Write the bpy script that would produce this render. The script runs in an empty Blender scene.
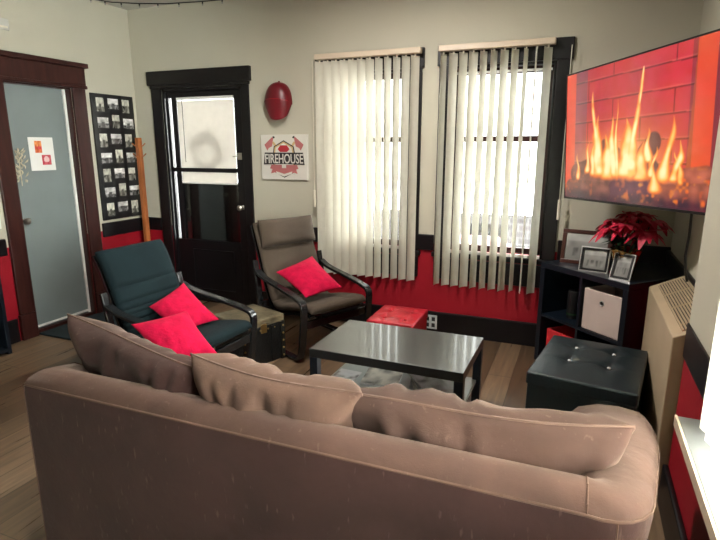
import bpy, math, random
import numpy as np
from mathutils import Vector, Matrix
random.seed(7)
R = math.radians
SC = bpy.context.scene
COL = SC.collection

# ------------------------------------------------------------------ materials
def nt(name):
    m = bpy.data.materials.new(name); m.use_nodes = True
    t = m.node_tree; t.nodes.clear()
    o = t.nodes.new('ShaderNodeOutputMaterial')
    return m, t, o
def N(t, typ, **kw):
    n = t.nodes.new(typ)
    for k, v in kw.items():
        if k in n.inputs.keys(): n.inputs[k].default_value = v
        else: setattr(n, k, v)
    return n
def bsdf(t, o, col, rough=.5, metal=0, spec=.5, sheen=0, coat=0):
    b = t.nodes.new('ShaderNodeBsdfPrincipled')
    b.inputs['Base Color'].default_value = (*col, 1); b.inputs['Roughness'].default_value = rough
    b.inputs['Metallic'].default_value = metal; b.inputs['Specular IOR Level'].default_value = spec
    b.inputs['Sheen Weight'].default_value = sheen; b.inputs['Coat Weight'].default_value = coat
    b.inputs['Coat Roughness'].default_value = .08
    t.links.new(b.outputs[0], o.inputs[0]); return b
def ramp(t, a, b, ca, cb):
    r = t.nodes.new('ShaderNodeValToRGB'); e = r.color_ramp.elements
    e[0].position = a; e[1].position = b; e[0].color = (*ca, 1); e[1].color = (*cb, 1); return r
def mix(t, f, a, b, mode='MIX'):
    m = t.nodes.new('ShaderNodeMix'); m.data_type = 'RGBA'; m.blend_type = mode
    for s, v in ((0, f), (6, a), (7, b)):
        if hasattr(v, 'is_output'): t.links.new(v, m.inputs[s])
        elif s == 0: m.inputs[0].default_value = v
        else: m.inputs[s].default_value = (*v, 1)
    return m.outputs[2]
def mat(name, col, rough=.5, metal=0, spec=.5, sheen=0, coat=0, var=.12, scale=6, bump=0, bscale=120, stretch=None):
    m, t, o = nt(name); b = bsdf(t, o, col, rough, metal, spec, sheen, coat)
    tc = t.nodes.new('ShaderNodeTexCoord'); v = tc.outputs['Object']
    if stretch:
        mp = t.nodes.new('ShaderNodeMapping'); mp.inputs['Scale'].default_value = stretch
        t.links.new(v, mp.inputs[0]); v = mp.outputs[0]
    n = N(t, 'ShaderNodeTexNoise', Scale=scale, Detail=4); t.links.new(v, n.inputs[0])
    r = ramp(t, .3, .7, tuple(c*(1-var) for c in col), tuple(min(1, c*(1+var)) for c in col))
    t.links.new(n.outputs[0], r.inputs[0]); t.links.new(r.outputs[0], b.inputs['Base Color'])
    if bump:
        n2 = N(t, 'ShaderNodeTexNoise', Scale=bscale, Detail=3); t.links.new(v, n2.inputs[0])
        bp = N(t, 'ShaderNodeBump', Strength=bump, Distance=.01); t.links.new(n2.outputs[0], bp.inputs['Height'])
        t.links.new(bp.outputs[0], b.inputs['Normal'])
    return m
def wall_mat(name):
    m, t, o = nt(name); b = bsdf(t, o, (.5, .5, .4), .6, spec=.3)
    g = t.nodes.new('ShaderNodeNewGeometry'); s = t.nodes.new('ShaderNodeSeparateXYZ'); t.links.new(g.outputs[0], s.inputs[0])
    n = N(t, 'ShaderNodeTexNoise', Scale=1.3, Detail=4); t.links.new(g.outputs[0], n.inputs[0])
    up = ramp(t, .3, .7, (.475, .455, .368), (.515, .495, .402)); t.links.new(n.outputs[0], up.inputs[0])
    lo = ramp(t, .3, .7, (.24, .003, .010), (.29, .004, .014)); t.links.new(n.outputs[0], lo.inputs[0])
    c = N(t, 'ShaderNodeMath', operation='LESS_THAN'); c.inputs[1].default_value = .8; t.links.new(s.outputs[2], c.inputs[0])
    t.links.new(mix(t, c.outputs[0], up.outputs[0], lo.outputs[0]), b.inputs['Base Color'])
    n2 = N(t, 'ShaderNodeTexNoise', Scale=60, Detail=2); t.links.new(g.outputs[0], n2.inputs[0])
    bp = N(t, 'ShaderNodeBump', Strength=.12, Distance=.005); t.links.new(n2.outputs[0], bp.inputs['Height']); t.links.new(bp.outputs[0], b.inputs['Normal'])
    return m
def floor_mat():
    m, t, o = nt('plank_floor'); b = bsdf(t, o, (.2, .15, .1), .3)
    g = t.nodes.new('ShaderNodeNewGeometry'); s = t.nodes.new('ShaderNodeSeparateXYZ'); t.links.new(g.outputs[0], s.inputs[0])
    c = t.nodes.new('ShaderNodeCombineXYZ'); t.links.new(s.outputs[1], c.inputs[0]); t.links.new(s.outputs[0], c.inputs[1])
    br = N(t, 'ShaderNodeTexBrick', Scale=1.0); br.offset = .37; br.offset_frequency = 2
    br.inputs['Brick Width'].default_value = 1.22; br.inputs['Row Height'].default_value = .17; br.inputs['Mortar Size'].default_value = .0025
    br.inputs['Color1'].default_value = (.10, .066, .038, 1); br.inputs['Color2'].default_value = (.25, .178, .112, 1); br.inputs['Mortar'].default_value = (.05, .035, .02, 1)
    t.links.new(c.outputs[0], br.inputs[0])
    mp = t.nodes.new('ShaderNodeMapping'); mp.inputs['Scale'].default_value = (1.6, 22, 1); t.links.new(c.outputs[0], mp.inputs[0])
    n = N(t, 'ShaderNodeTexNoise', Scale=1.0, Detail=5, Distortion=1.2); t.links.new(mp.outputs[0], n.inputs[0])
    r = ramp(t, .3, .72, (.5, .47, .45), (1.15, 1.1, 1.05)); t.links.new(n.outputs[0], r.inputs[0])
    t.links.new(mix(t, 1.0, br.outputs[0], r.outputs[0], 'MULTIPLY'), b.inputs['Base Color'])
    rr = ramp(t, .3, .7, (.26,)*3, (.42,)*3); t.links.new(n.outputs[0], rr.inputs[0]); t.links.new(rr.outputs[0], b.inputs['Roughness'])
    return m
def suede_mat(name, col):
    m, t, o = nt(name); b = bsdf(t, o, col, .85, spec=.2, sheen=.22)
    b.inputs['Sheen Roughness'].default_value = .45; b.inputs['Sheen Tint'].default_value = (.85, .68, .58, 1)
    tc = t.nodes.new('ShaderNodeTexCoord')
    n = N(t, 'ShaderNodeTexNoise', Scale=3.2, Detail=5, Distortion=.6); t.links.new(tc.outputs['Object'], n.inputs[0])
    r = ramp(t, .32, .7, tuple(c*.72 for c in col), tuple(c*1.3 for c in col)); t.links.new(n.outputs[0], r.inputs[0])
    # scuffs: thin pale rubbed marks
    mp = t.nodes.new('ShaderNodeMapping'); mp.inputs['Scale'].default_value = (58, 58, 17); t.links.new(tc.outputs['Object'], mp.inputs[0])
    n2 = N(t, 'ShaderNodeTexNoise', Scale=1.0, Detail=2); t.links.new(mp.outputs[0], n2.inputs[0])
    r2 = ramp(t, .66, .76, (0, 0, 0), (.2, .2, .2)); t.links.new(n2.outputs[0], r2.inputs[0])
    t.links.new(mix(t, r2.outputs[0], r.outputs[0], (.24, .16, .13)), b.inputs['Base Color'])
    n3 = N(t, 'ShaderNodeTexNoise', Scale=260, Detail=2); t.links.new(tc.outputs['Object'], n3.inputs[0])
    n4 = N(t, 'ShaderNodeTexNoise', Scale=9, Detail=3); t.links.new(tc.outputs['Object'], n4.inputs[0])
    b1 = N(t, 'ShaderNodeBump', Strength=.15, Distance=.004); t.links.new(n3.outputs[0], b1.inputs['Height'])
    b2 = N(t, 'ShaderNodeBump', Strength=.25, Distance=.03); t.links.new(n4.outputs[0], b2.inputs['Height']); t.links.new(b1.outputs[0], b2.inputs['Normal'])
    t.links.new(b2.outputs[0], b.inputs['Normal']); return m
def slat_mat(name, col, tr=.45):
    m, t, o = nt(name)
    d = N(t, 'ShaderNodeBsdfDiffuse', Color=(*col, 1)); l = N(t, 'ShaderNodeBsdfTranslucent', Color=(*col, 1))
    tc = t.nodes.new('ShaderNodeTexCoord'); n = N(t, 'ShaderNodeTexNoise', Scale=14, Detail=3); t.links.new(tc.outputs['Object'], n.inputs[0])
    r = ramp(t, .3, .7, tuple(c*.94 for c in col), col); t.links.new(n.outputs[0], r.inputs[0])
    t.links.new(r.outputs[0], d.inputs[0]); t.links.new(r.outputs[0], l.inputs[0])
    x = N(t, 'ShaderNodeMixShader'); x.inputs[0].default_value = tr
    t.links.new(d.outputs[0], x.inputs[1]); t.links.new(l.outputs[0], x.inputs[2]); t.links.new(x.outputs[0], o.inputs[0]); return m
def glass_mat():
    m, t, o = nt('window_glass')
    a = N(t, 'ShaderNodeBsdfTransparent', Color=(.96, .98, .97, 1)); g = N(t, 'ShaderNodeBsdfGlossy', Roughness=.02)
    f = N(t, 'ShaderNodeFresnel', IOR=1.45); x = t.nodes.new('ShaderNodeMixShader')
    t.links.new(f.outputs[0], x.inputs[0]); t.links.new(a.outputs[0], x.inputs[1]); t.links.new(g.outputs[0], x.inputs[2]); t.links.new(x.outputs[0], o.inputs[0]); return m
def paint_mat(name, rough=.5, emit=0, coat=0):
    m, t, o = nt(name); b = bsdf(t, o, (.5,)*3, rough, coat=coat)
    a = t.nodes.new('ShaderNodeVertexColor'); a.layer_name = 'Col'
    if emit:
        b.inputs['Base Color'].default_value = (.01, .01, .01, 1)
        t.links.new(a.outputs[0], b.inputs['Emission Color']); b.inputs['Emission Strength'].default_value = emit
    else: t.links.new(a.outputs[0], b.inputs['Base Color'])
    return m

M = dict(
 wall=wall_mat('wall_paint'), floor=floor_mat(), ceil=mat('ceiling_paint', (.52, .52, .48), .7, bump=.2, bscale=40),
 dark=mat('dark_trim', (.0045, .0035, .0045), .38, spec=.35, var=.25, stretch=(1, 1, .2)),
 darkbrown=mat('brown_trim', (.036, .010, .008), .36, spec=.4, var=.3, scale=9, stretch=(3, 3, .4)),
 blackpaint=mat('black_paint', (.008, .008, .009), .3), greydoor=mat('grey_door_paint', (.185, .22, .222), .5, var=.06, scale=3),
 white=mat('white_paint', (.75, .75, .72), .5, var=.04), sill=mat('sill_paint', (.17, .175, .17), .35, var=.1),
 glass=glass_mat(), slat=slat_mat('vane_vinyl', (.66, .64, .55), .27), mini=slat_mat('mini_blind_vinyl', (.60, .565, .51), .13),
 rail=mat('rail_vinyl', (.60, .50, .38), .4, var=.05), cream=mat('cream_plastic', (.72, .68, .56), .4, var=.05),
 suede=suede_mat('brown_suede', (.040, .0165, .0138)), suede2=suede_mat('tan_suede', (.098, .054, .038)), suedelit=suede_mat('toplit_suede', (.084, .045, .034)), suede3=suede_mat('mid_suede', (.060, .031, .023)), piping=suede_mat('piping_suede', (.115, .068, .052)),
 blackcloth=mat('black_canvas', (.0052, .0115, .0135), .9, spec=.08, sheen=.02, bump=.2, bscale=300), greycloth=mat('grey_canvas', (.062, .047, .035), .9, spec=.1, sheen=.04, bump=.2, bscale=300),
 blackwood=mat('black_lacquered_wood', (.007, .008, .009), .25, coat=.3, stretch=(6, 1, 1)),
 pink=mat('red_plush', (.38, .004, .034), .9, spec=.08, sheen=.03, var=.22, scale=22, bump=.35, bscale=60),
 redvinyl=mat('red_vinyl', (.34, .004, .014), .36, coat=.12, bump=.04, bscale=80), blackvinyl=mat('black_vinyl', (.006, .014, .018), .42, bump=.1, bscale=120),
 crystal=mat('crystal', (.8, .82, .85), .08, metal=.6), tabletop=mat('black_brown_laminate', (.009, .012, .013), .34, spec=1.0, coat=.6, stretch=(1, 10, 1), scale=8),
 shelfgrey=mat('pale_shelf_laminate', (.42, .46, .46), .3, var=.05), leather=mat('black_leather', (.006, .007, .007), .4, bump=.4, bscale=60, var=.3),
 brass=mat('brass', (.45, .31, .12), .35, metal=1, var=.2), lidsheen=mat('sheen_trunk_lid', (.12, .10, .06), .30, coat=.4, var=.5, scale=14, bump=.3, bscale=40),
 unit=mat('black_laminate', (.005, .009, .015), .28, var=.1), binwhite=mat('beige_bin_fabric', (.52, .42, .38), .85, bump=.2, bscale=250, var=.05),
 redfab=mat('red_fabric', (.55, .012, .02), .85, var=.1, bump=.2, bscale=250), tan=mat('tan_enamel', (.46, .355, .235), .35, var=.06), grille=mat('grille_dark', (.02, .018, .015), .6),
 plastic=mat('black_plastic', (.010, .010, .011), .3), hat=mat('red_cap_leather', (.13, .003, .009), .35, var=.2, bump=.15, bscale=90),
 wood=mat('orange_wood', (.33, .105, .03), .35, var=.3, scale=7, stretch=(5, 5, .5)), framebrown=mat('brown_frame_wood', (.055, .017, .012), .3, var=.2),
 silver=mat('silver_frame', (.55, .55, .53), .3, metal=.6), bract=mat('red_bract', (.45, .006, .035), .55, var=.3, scale=20), leaf=mat('dark_leaf', (.012, .04, .014), .45, var=.3, scale=20),
 gold=mat('gold_foil', (.75, .52, .2), .18, metal=1, bump=.6, bscale=26), mag=mat('magazine_paper', (.7, .7, .68), .35, var=.1), mat_=mat('dark_mat', (.008, .020, .024), .95, bump=.5, bscale=200),
 straw=mat('dried_flower', (.45, .41, .31), .9, var=.3, scale=30), wreath=mat('wreath_leaf', (.05, .06, .03), .8, var=.3),
 photo=paint_mat('photo_print', .25), print_=paint_mat('printed_cover', .3), screen=paint_mat('tv_screen', .15, .45, coat=.3),
 canvas=mat('sign_canvas', (.66, .65, .59), .6, var=.03), ink_black=mat('ink_black', (.02, .018, .018), .6), ink_red=mat('ink_red', (.42, .02, .03), .6), ink_pale=mat('ink_pale_red', (.42, .13, .13), .6),
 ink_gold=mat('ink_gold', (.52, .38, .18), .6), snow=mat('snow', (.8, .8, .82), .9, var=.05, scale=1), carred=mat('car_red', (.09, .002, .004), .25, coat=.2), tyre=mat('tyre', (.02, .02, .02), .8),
 chrome=mat('brushed_nickel', (.5, .47, .42), .3, metal=1),
)
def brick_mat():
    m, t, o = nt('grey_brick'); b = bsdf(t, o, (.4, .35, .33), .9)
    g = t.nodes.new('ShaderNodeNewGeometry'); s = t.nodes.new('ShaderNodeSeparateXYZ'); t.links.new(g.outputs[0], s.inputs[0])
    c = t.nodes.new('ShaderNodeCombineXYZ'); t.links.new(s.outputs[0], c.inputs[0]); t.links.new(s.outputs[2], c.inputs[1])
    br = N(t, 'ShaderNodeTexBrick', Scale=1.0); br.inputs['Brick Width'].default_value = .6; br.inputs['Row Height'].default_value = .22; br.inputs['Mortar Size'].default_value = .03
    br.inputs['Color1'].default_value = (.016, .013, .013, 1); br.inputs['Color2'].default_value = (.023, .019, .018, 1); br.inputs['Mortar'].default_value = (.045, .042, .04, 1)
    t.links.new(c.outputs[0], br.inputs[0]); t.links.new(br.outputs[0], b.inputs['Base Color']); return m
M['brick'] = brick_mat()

# ------------------------------------------------------------------ mesh helpers
class MB:
    def __init__(s): s.v = []; s.f = []
    def add(s, vs, fs):
        k = len(s.v); s.v += [tuple(v) for v in vs]; s.f += [tuple(i+k for i in f) for f in fs]; return s
    def box(s, x0, x1, y0, y1, z0, z1, rot=0, c=None, tf=None):
        vs = [Vector(p) for p in ((x0,y0,z0),(x1,y0,z0),(x1,y1,z0),(x0,y1,z0),(x0,y0,z1),(x1,y0,z1),(x1,y1,z1),(x0,y1,z1))]
        if rot:
            c = Vector(c) if c else Vector(((x0+x1)/2, (y0+y1)/2, 0)); m = Matrix.Rotation(rot, 3, 'Z'); vs = [m @ (p-c) + c for p in vs]
        if tf: vs = [tf @ p for p in vs]
        return s.add(vs, [(0,3,2,1),(4,5,6,7),(0,1,5,4),(1,2,6,5),(2,3,7,6),(3,0,4,7)])
    def prism(s, poly, a, d):
        # poly: list of 3D points (planar), extruded by vector d
        n = len(poly); d = Vector(d); p = [Vector(q) for q in poly]
        return s.add(p + [q+d for q in p], [tuple(range(n))[::-1], tuple(range(n, 2*n))] + [(i, (i+1) % n, (i+1) % n+n, i+n) for i in range(n)])
    def tube(s, path, r, n=8, closed=False, cap=True):
        P = [Vector(p) for p in path]; L = len(P); rr = r if hasattr(r, '__len__') else [r]*L
        vs = []; up = None
        for i in range(L):
            a = P[i-1] if (i or closed) else P[i]; b = P[(i+1) % L] if (i < L-1 or closed) else P[i]
            t = (b-a).normalized() if (b-a).length > 1e-9 else Vector((0, 0, 1))
            if up is None: up = t.orthogonal().normalized()
            up = (up - t*up.dot(t)); up = up.normalized() if up.length > 1e-6 else t.orthogonal().normalized()
            w = t.cross(up)
            vs += [P[i] + (up*math.cos(2*math.pi*k/n) + w*math.sin(2*math.pi*k/n))*rr[i] for k in range(n)]
        fs = [(i*n+k, i*n+(k+1) % n, ((i+1) % L)*n+(k+1) % n, ((i+1) % L)*n+k) for i in range(L if closed else L-1) for k in range(n)]
        if cap and not closed: fs += [tuple(range(n))[::-1], tuple(range((L-1)*n, L*n))]
        return s.add(vs, fs)
    def strip(s, path, w, th, y=0):
        # rectangular section swept along an XZ path: width w in y, thickness th in the path's normal
        P = [Vector((p[0], 0, p[1])) for p in path]; L = len(P); vs = []
        for i in range(L):
            t = (P[min(i+1, L-1)] - P[max(i-1, 0)]).normalized(); n = Vector((-t.z, 0, t.x))
            for a, b in ((-1, -1), (1, -1), (1, 1), (-1, 1)): vs.append(P[i] + n*(b*th/2) + Vector((0, y+a*w/2, 0)))
        fs = [(i*4+k, i*4+(k+1) % 4, i*4+4+(k+1) % 4, i*4+4+k) for i in range(L-1) for k in range(4)] + [(3,2,1,0), tuple(range(4*L-4, 4*L))]
        return s.add(vs, fs)
    def lathe(s, prof, n=24, c=(0, 0, 0)):
        vs = [(c[0]+r*math.cos(2*math.pi*k/n), c[1]+r*math.sin(2*math.pi*k/n), c[2]+z) for r, z in prof for k in range(n)]
        L = len(prof)
        return s.add(vs, [(i*n+k, i*n+(k+1) % n, i*n+n+(k+1) % n, i*n+n+k) for i in range(L-1) for k in range(n)] + [tuple(range(n))[::-1], tuple(range((L-1)*n, L*n))])
    def ball(s, c, rx, ry=None, rz=None, n=10, m=7):
        ry = ry or rx; rz = rz or rx; vs = []
        for i in range(m+1):
            a = -math.pi/2 + math.pi*i/m
            vs += [(c[0]+rx*math.cos(a)*math.cos(2*math.pi*k/n), c[1]+ry*math.cos(a)*math.sin(2*math.pi*k/n), c[2]+rz*math.sin(a)) for k in range(n)]
        return s.add(vs, [(i*n+k, i*n+(k+1) % n, i*n+n+(k+1) % n, i*n+n+k) for i in range(m) for k in range(n)])
    def grid(s, nu, nv, fn, flip=False, wrap=False):
        vs = [fn(i/nu, j/nv) for j in range(nv+1) for i in range(nu+1)]; w = nu+1
        f = [(j*w+i, j*w+i+1, j*w+w+i+1, j*w+w+i) for j in range(nv) for i in range(nu)]
        return s.add(vs, [q[::-1] for q in f] if flip else f)
    def build(s, name, m, parent=None, smooth=None, bevel=0, seg=2, label=None, weld=False, sub=0):
        me = bpy.data.meshes.new(name); me.from_pydata([tuple(v) for v in s.v], [], s.f); me.update()
        if weld:
            import bmesh
            b = bmesh.new(); b.from_mesh(me); bmesh.ops.remove_doubles(b, verts=b.verts, dist=1e-4); bmesh.ops.recalc_face_normals(b, faces=b.faces); b.to_mesh(me); b.free()
        me.materials.append(M[m] if isinstance(m, str) else m)
        if smooth is not None:
            me.polygons.foreach_set('use_smooth', [True]*len(me.polygons))
            me.set_sharp_from_angle(angle=R(smooth))
        o = bpy.data.objects.new(name, me); COL.objects.link(o)
        if parent is not None: o.parent = parent
        if bevel:
            d = o.modifiers.new('bevel', 'BEVEL'); d.width = bevel; d.segments = seg; d.limit_method = 'ANGLE'; d.angle_limit = R(35)
        if sub:
            d = o.modifiers.new('sub', 'SUBSURF'); d.levels = sub; d.render_levels = sub
        if label: o['label'] = label
        return o
def tag(o, label, cat, group=None, kind=None):
    o['label'] = label; o['category'] = cat
    if group: o['group'] = group
    if kind: o['kind'] = kind
    return o
def thing(name, label, cat, loc=(0, 0, 0), rz=0, group=None):
    o = bpy.data.objects.new(name, None); COL.objects.link(o); o.empty_display_size = .1
    o.location = loc; o.rotation_euler = (0, 0, rz); return tag(o, label, cat, group)
def struct(o, label=None, cat=None):
    o['kind'] = 'structure'
    if label: o['label'] = label
    if cat: o['category'] = cat
    return o
def root(name, label, cat):
    o = bpy.data.objects.new(name, None); COL.objects.link(o); return struct(o, label, cat)
def paint(name, w, h, nx, ny, fn, m, parent, loc=(0, 0, 0), rot=(0, 0, 0), axis='xz'):
    # flat printed sheet: a grid whose picture is fn(u, v) -> rgb, centred on loc
    us = np.linspace(0, 1, nx+1); vs_ = np.linspace(0, 1, ny+1); U, V = np.meshgrid(us, vs_)
    vs = [((u-.5)*w, 0, (v-.5)*h) if axis == 'xz' else ((u-.5)*w, (v-.5)*h, 0) for v in vs_ for u in us]; W = nx+1
    me = bpy.data.meshes.new(name); me.from_pydata(vs, [], [(j*W+i, j*W+i+1, j*W+W+i+1, j*W+W+i) for j in range(ny) for i in range(nx)])
    c = np.ones((nx+1)*(ny+1)*4).reshape(-1, 4); rgb = fn(U, V); c[:, :3] = np.stack([np.broadcast_to(k, U.shape).ravel() for k in rgb], 1)
    a = me.color_attributes.new('Col', 'FLOAT_COLOR', 'POINT'); a.data.foreach_set('color', c.ravel().astype(np.float32))
    me.materials.append(M[m]); o = bpy.data.objects.new(name, me); COL.objects.link(o)
    o.parent = parent; o.location = loc; o.rotation_euler = rot; return o
def vnoise(U, V, fx, fy, seed):
    g = np.random.RandomState(seed).rand(64, 64); x = U*fx; y = V*fy
    i = np.floor(x).astype(int); j = np.floor(y).astype(int); a = x-i; b = y-j; a = a*a*(3-2*a); b = b*b*(3-2*b)
    return (g[i % 64, j % 64]*(1-a)+g[(i+1) % 64, j % 64]*a)*(1-b) + (g[i % 64, (j+1) % 64]*(1-a)+g[(i+1) % 64, (j+1) % 64]*a)*b
def pillow(corners, thick, p=3.0, e=.55, n=22, wr=.0, seed=0, sag=.06, belly=(1, 1), lump=0, creases=()):
    # corners tl, tr, br, bl in 3D; returns (cushion mesh builder, rim path)
    tl, tr, br, bl = [Vector(c) for c in corners]
    nrm = (tr-tl).cross(bl-tl).normalized(); rnd = random.Random(seed); ph = [rnd.random()*6 for _ in range(6)]
    def base(u, v):
        a, b = 2*u-1, 2*v-1
        a2 = a*(1-sag*(1-b*b)); b2 = b*(1-sag*(1-a*a)); uu, vv = (a2+1)/2, (b2+1)/2
        q = (bl*(1-uu)+br*uu)*(1-vv) + (tl*(1-uu)+tr*uu)*vv
        return q + nrm*(lump*math.sin(a*2.2+ph[4])*.5) 
    def side(sg, bel):
        def fn(u, v):
            a, b = 2*u-1, 2*v-1
            # tapered spacing so the rim is finely meshed
            a = math.sin(a*math.pi/2); b = math.sin(b*math.pi/2)
            k = max(0., (1-abs(a)**p)*(1-abs(b)**p))**e
            w = wr*(math.sin(5*a+3*b+ph[0]+2*math.sin(3*b+ph[1])) + .7*math.sin(9*a-4*b+ph[2]+1.5*math.sin(4*a+ph[3])))*min(1, k*1.6)
            cz = 0
            for ax_, ay_, bx_, by_, dp, wd in creases:
                dx, dy = bx_-ax_, by_-ay_; t = max(0, min(1, ((a-ax_)*dx+(b-ay_)*dy)/(dx*dx+dy*dy))); ds = math.hypot(a-ax_-t*dx, (b-ay_-t*dy)*.6)
                cz += dp*math.exp(-(ds/wd)**2)*(1-.6*t) - .5*dp*math.exp(-((ds-2.2*wd)/wd)**2)*(1-.6*t)
            return base((a+1)/2, (b+1)/2) + nrm*sg*(bel*(thick/2)*k*(1+w) - cz*min(1, 3*k))
        return fn
    m = MB(); m.grid(n, n, side(1, belly[0])); m.grid(n, n, side(-1, belly[1]), flip=True)
    rim = []
    for i in range(n): rim.append(base(i/n, 0))
    for i in range(n): rim.append(base(1, i/n))
    for i in range(n): rim.append(base(1-i/n, 1))
    for i in range(n): rim.append(base(0, 1-i/n))
    return m, rim

# ------------------------------------------------------------------ room shell
XL, YB, XR, XJ, YJ, YF, ZC = -4.28, 4.37, .64, .475, 2.52, -2.6, 2.91
T = .15
def wallbox(name, boxes, lab):
    m = MB()
    for b in boxes: m.box(*b)
    return struct(m.build(name, 'wall'), lab, 'wall')
W1 = (-2.10, -1.35, .73, 2.22); W2 = (-1.02, -.24, .73, 2.22); D2 = (-3.93, -2.99, 0, 2.16)
W3 = (.25, 1.78, .74, 2.25); D1 = (2.99, 3.62, 0, 2.12)
struct(MB().box(XL-1.2, XR+T, YF-T, YB+T, -.12, 0).build('floor', 'floor'), 'brown wood plank floor', 'floor')
struct(MB().box(XL-T, XR+T, YF-T, YB+T, ZC, ZC+.12).build('ceiling', 'ceil'), 'pale ceiling above the room', 'ceiling')
y0, y1 = YB, YB+T
wallbox('wall_back', [(XL-T, D2[0], y0, y1, 0, ZC), (D2[0], D2[1], y0, y1, D2[3], ZC), (D2[1], W1[0], y0, y1, 0, ZC), (W1[0], W1[1], y0, y1, 0, W1[2]), (W1[0], W1[1], y0, y1, W1[3], ZC),
    (W1[1], W2[0], y0, y1, 0, ZC), (W2[0], W2[1], y0, y1, 0, W2[2]), (W2[0], W2[1], y0, y1, W2[3], ZC), (W2[1], XR+T, y0, y1, 0, ZC)], 'back wall, beige above and red below the black rail')
x0, x1 = XL-T, XL
wallbox('wall_left', [(x0, x1, YF-T, D1[0], 0, ZC), (x0, x1, D1[0], D1[1], D1[3], ZC), (x0, x1, D1[1], YB, 0, ZC)], 'left wall, beige above and red below the black rail')
wallbox('wall_right', [(XR, XR+T, YJ-.1, YB, 0, ZC), (XJ, XR+T, W3[1], YJ, 0, ZC), (XJ, XR+T, YF-T, W3[0], 0, ZC), (XJ, XR+T, W3[0], W3[1], 0, W3[2]), (XJ, XR+T, W3[0], W3[1], W3[3], ZC)], 'right wall with the near window bay')
wallbox('wall_front', [(XL-T, XR+T, YF-T, YF, 0, ZC)], 'wall behind the viewer')
# chair rail and baseboards
RZ0, RZ1 = .74, .875
def trim(name, bx, lab, m='dark', cat='trim'): return struct(MB().box(*bx).build(name, m, bevel=.006), lab, cat)
e = .022
trim('trim_1', (XL, D2[0]-.12, YB-e, YB, RZ0, RZ1), 'black chair rail between the corner and the back door')
trim('trim_2', (D2[1]+.12, W1[0]-.1, YB-e, YB, RZ0, RZ1), 'black chair rail behind the grey armchair')
trim('trim_3', (W1[1]+.09, W2[0]-.1, YB-e, YB, RZ0, RZ1), 'black chair rail between the two windows')
trim('trim_4', (W2[1]+.11, XR, YB-e, YB, RZ0, RZ1+.02), 'black chair rail behind the corner unit')
trim('trim_5', (XL, XL+e, D1[1]+.17, YB-e, RZ0, RZ1), 'black chair rail under the photo collage')
trim('trim_6', (XR-e, XR, YJ, YB-e, RZ0, RZ1), 'black chair rail above the tan heater')
trim('trim_7', (XJ-.008, XJ, 1.9, YJ, RZ0-.02, RZ1), 'dark chair rail at the end of the window bay')
trim('trim_8', (XL, XL+e, YF, D1[0]-.16, RZ0, RZ1), 'black chair rail left of the grey door')
for nm, b in (('baseboard_back', (D2[1]+.12, XR, YB-.025, YB, 0, .2)), ('baseboard_corner', (XL, D2[0]-.12, YB-.025, YB, 0, .2)), ('baseboard_left', (XL, XL+.025, D1[1]+.17, YB-.025, 0, .2)),
    ('baseboard_left_near', (XL, XL+.025, YF, D1[0]-.16, 0, .2)), ('baseboard_right', (XR-.025, XR, YJ, YB-.025, 0, .2)), ('baseboard_bay', (XJ-.025, XJ, YF, YJ, 0, .2))):
    m = MB().box(*b); struct(m.build(nm, 'dark', bevel=.008), 'tall dark baseboard', 'baseboard')

# ------------------------------------------------------------------ windows
def window(name, W, y, lab, rod=False):
    r = root(name, lab, 'window'); a, b, c, d = W
    m = MB(); k = .095
    m.box(a-k, a, y-.022, y, c-.05, d+.14); m.box(b, b+k, y-.022, y, c-.05, d+.14); m.box(a-k-.015, b+k+.015, y-.03, y, d, d+.15)
    m.box(a-k, b+k, y-.022, y, c-.23, c-.05)
    for bx in ((a, a+.02), (b-.02, b)): m.box(bx[0], bx[1], y, y+T, c, d)
    m.box(a, b, y, y+T, d-.02, d); m.build('window_casing', 'dark', r, bevel=.005)
    MB().box(a-k-.02, b+k+.02, y-.030, y+.07, c-.04, c).build('window_sill', 'dark', r, bevel=.008)
    MB().box(a+.02, b-.02, y+.002, y+.03, c+.001, c+.022).build('sill_highlight', 'white', r, label='white strip painting in the highlight on the sill')  # white strip stands in for the highlight along the dark sill
    mid = (c+d)/2+.19
    for nm, z0, z1, yy in (('upper_sash', mid-.02, d-.02, y+.09), ('lower_sash', c+.02, mid+.02, y+.055)):
        s = MB(); q = .055
        s.box(a+.02, a+.02+q, yy, yy+.032, z0, z1); s.box(b-.02-q, b-.02, yy, yy+.032, z0, z1)
        s.box(a+.02, b-.02, yy, yy+.032, z0, z0+(.05 if nm == 'lower_sash' else .04)); s.box(a+.02, b-.02, yy, yy+.032, z1-.045, z1)
        o = s.build(nm, 'darkbrown', r)
        MB().box(a+.07, b-.07, yy+.012, yy+.017, z0+.03, z1-.03).build('glass_pane', 'glass', o)
    if rod: MB().tube([(a+.03, y+.03, d-.055), (b-.03, y+.03, d-.055)], .009).build('curtain_rod', 'white', r, label='thin white rod across the window top')
    return r
window('window_1', W1, YB, 'left back window behind nearly closed vertical blind')
window('window_2', W2, YB, 'right back window behind open vertical blind', True)
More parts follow.
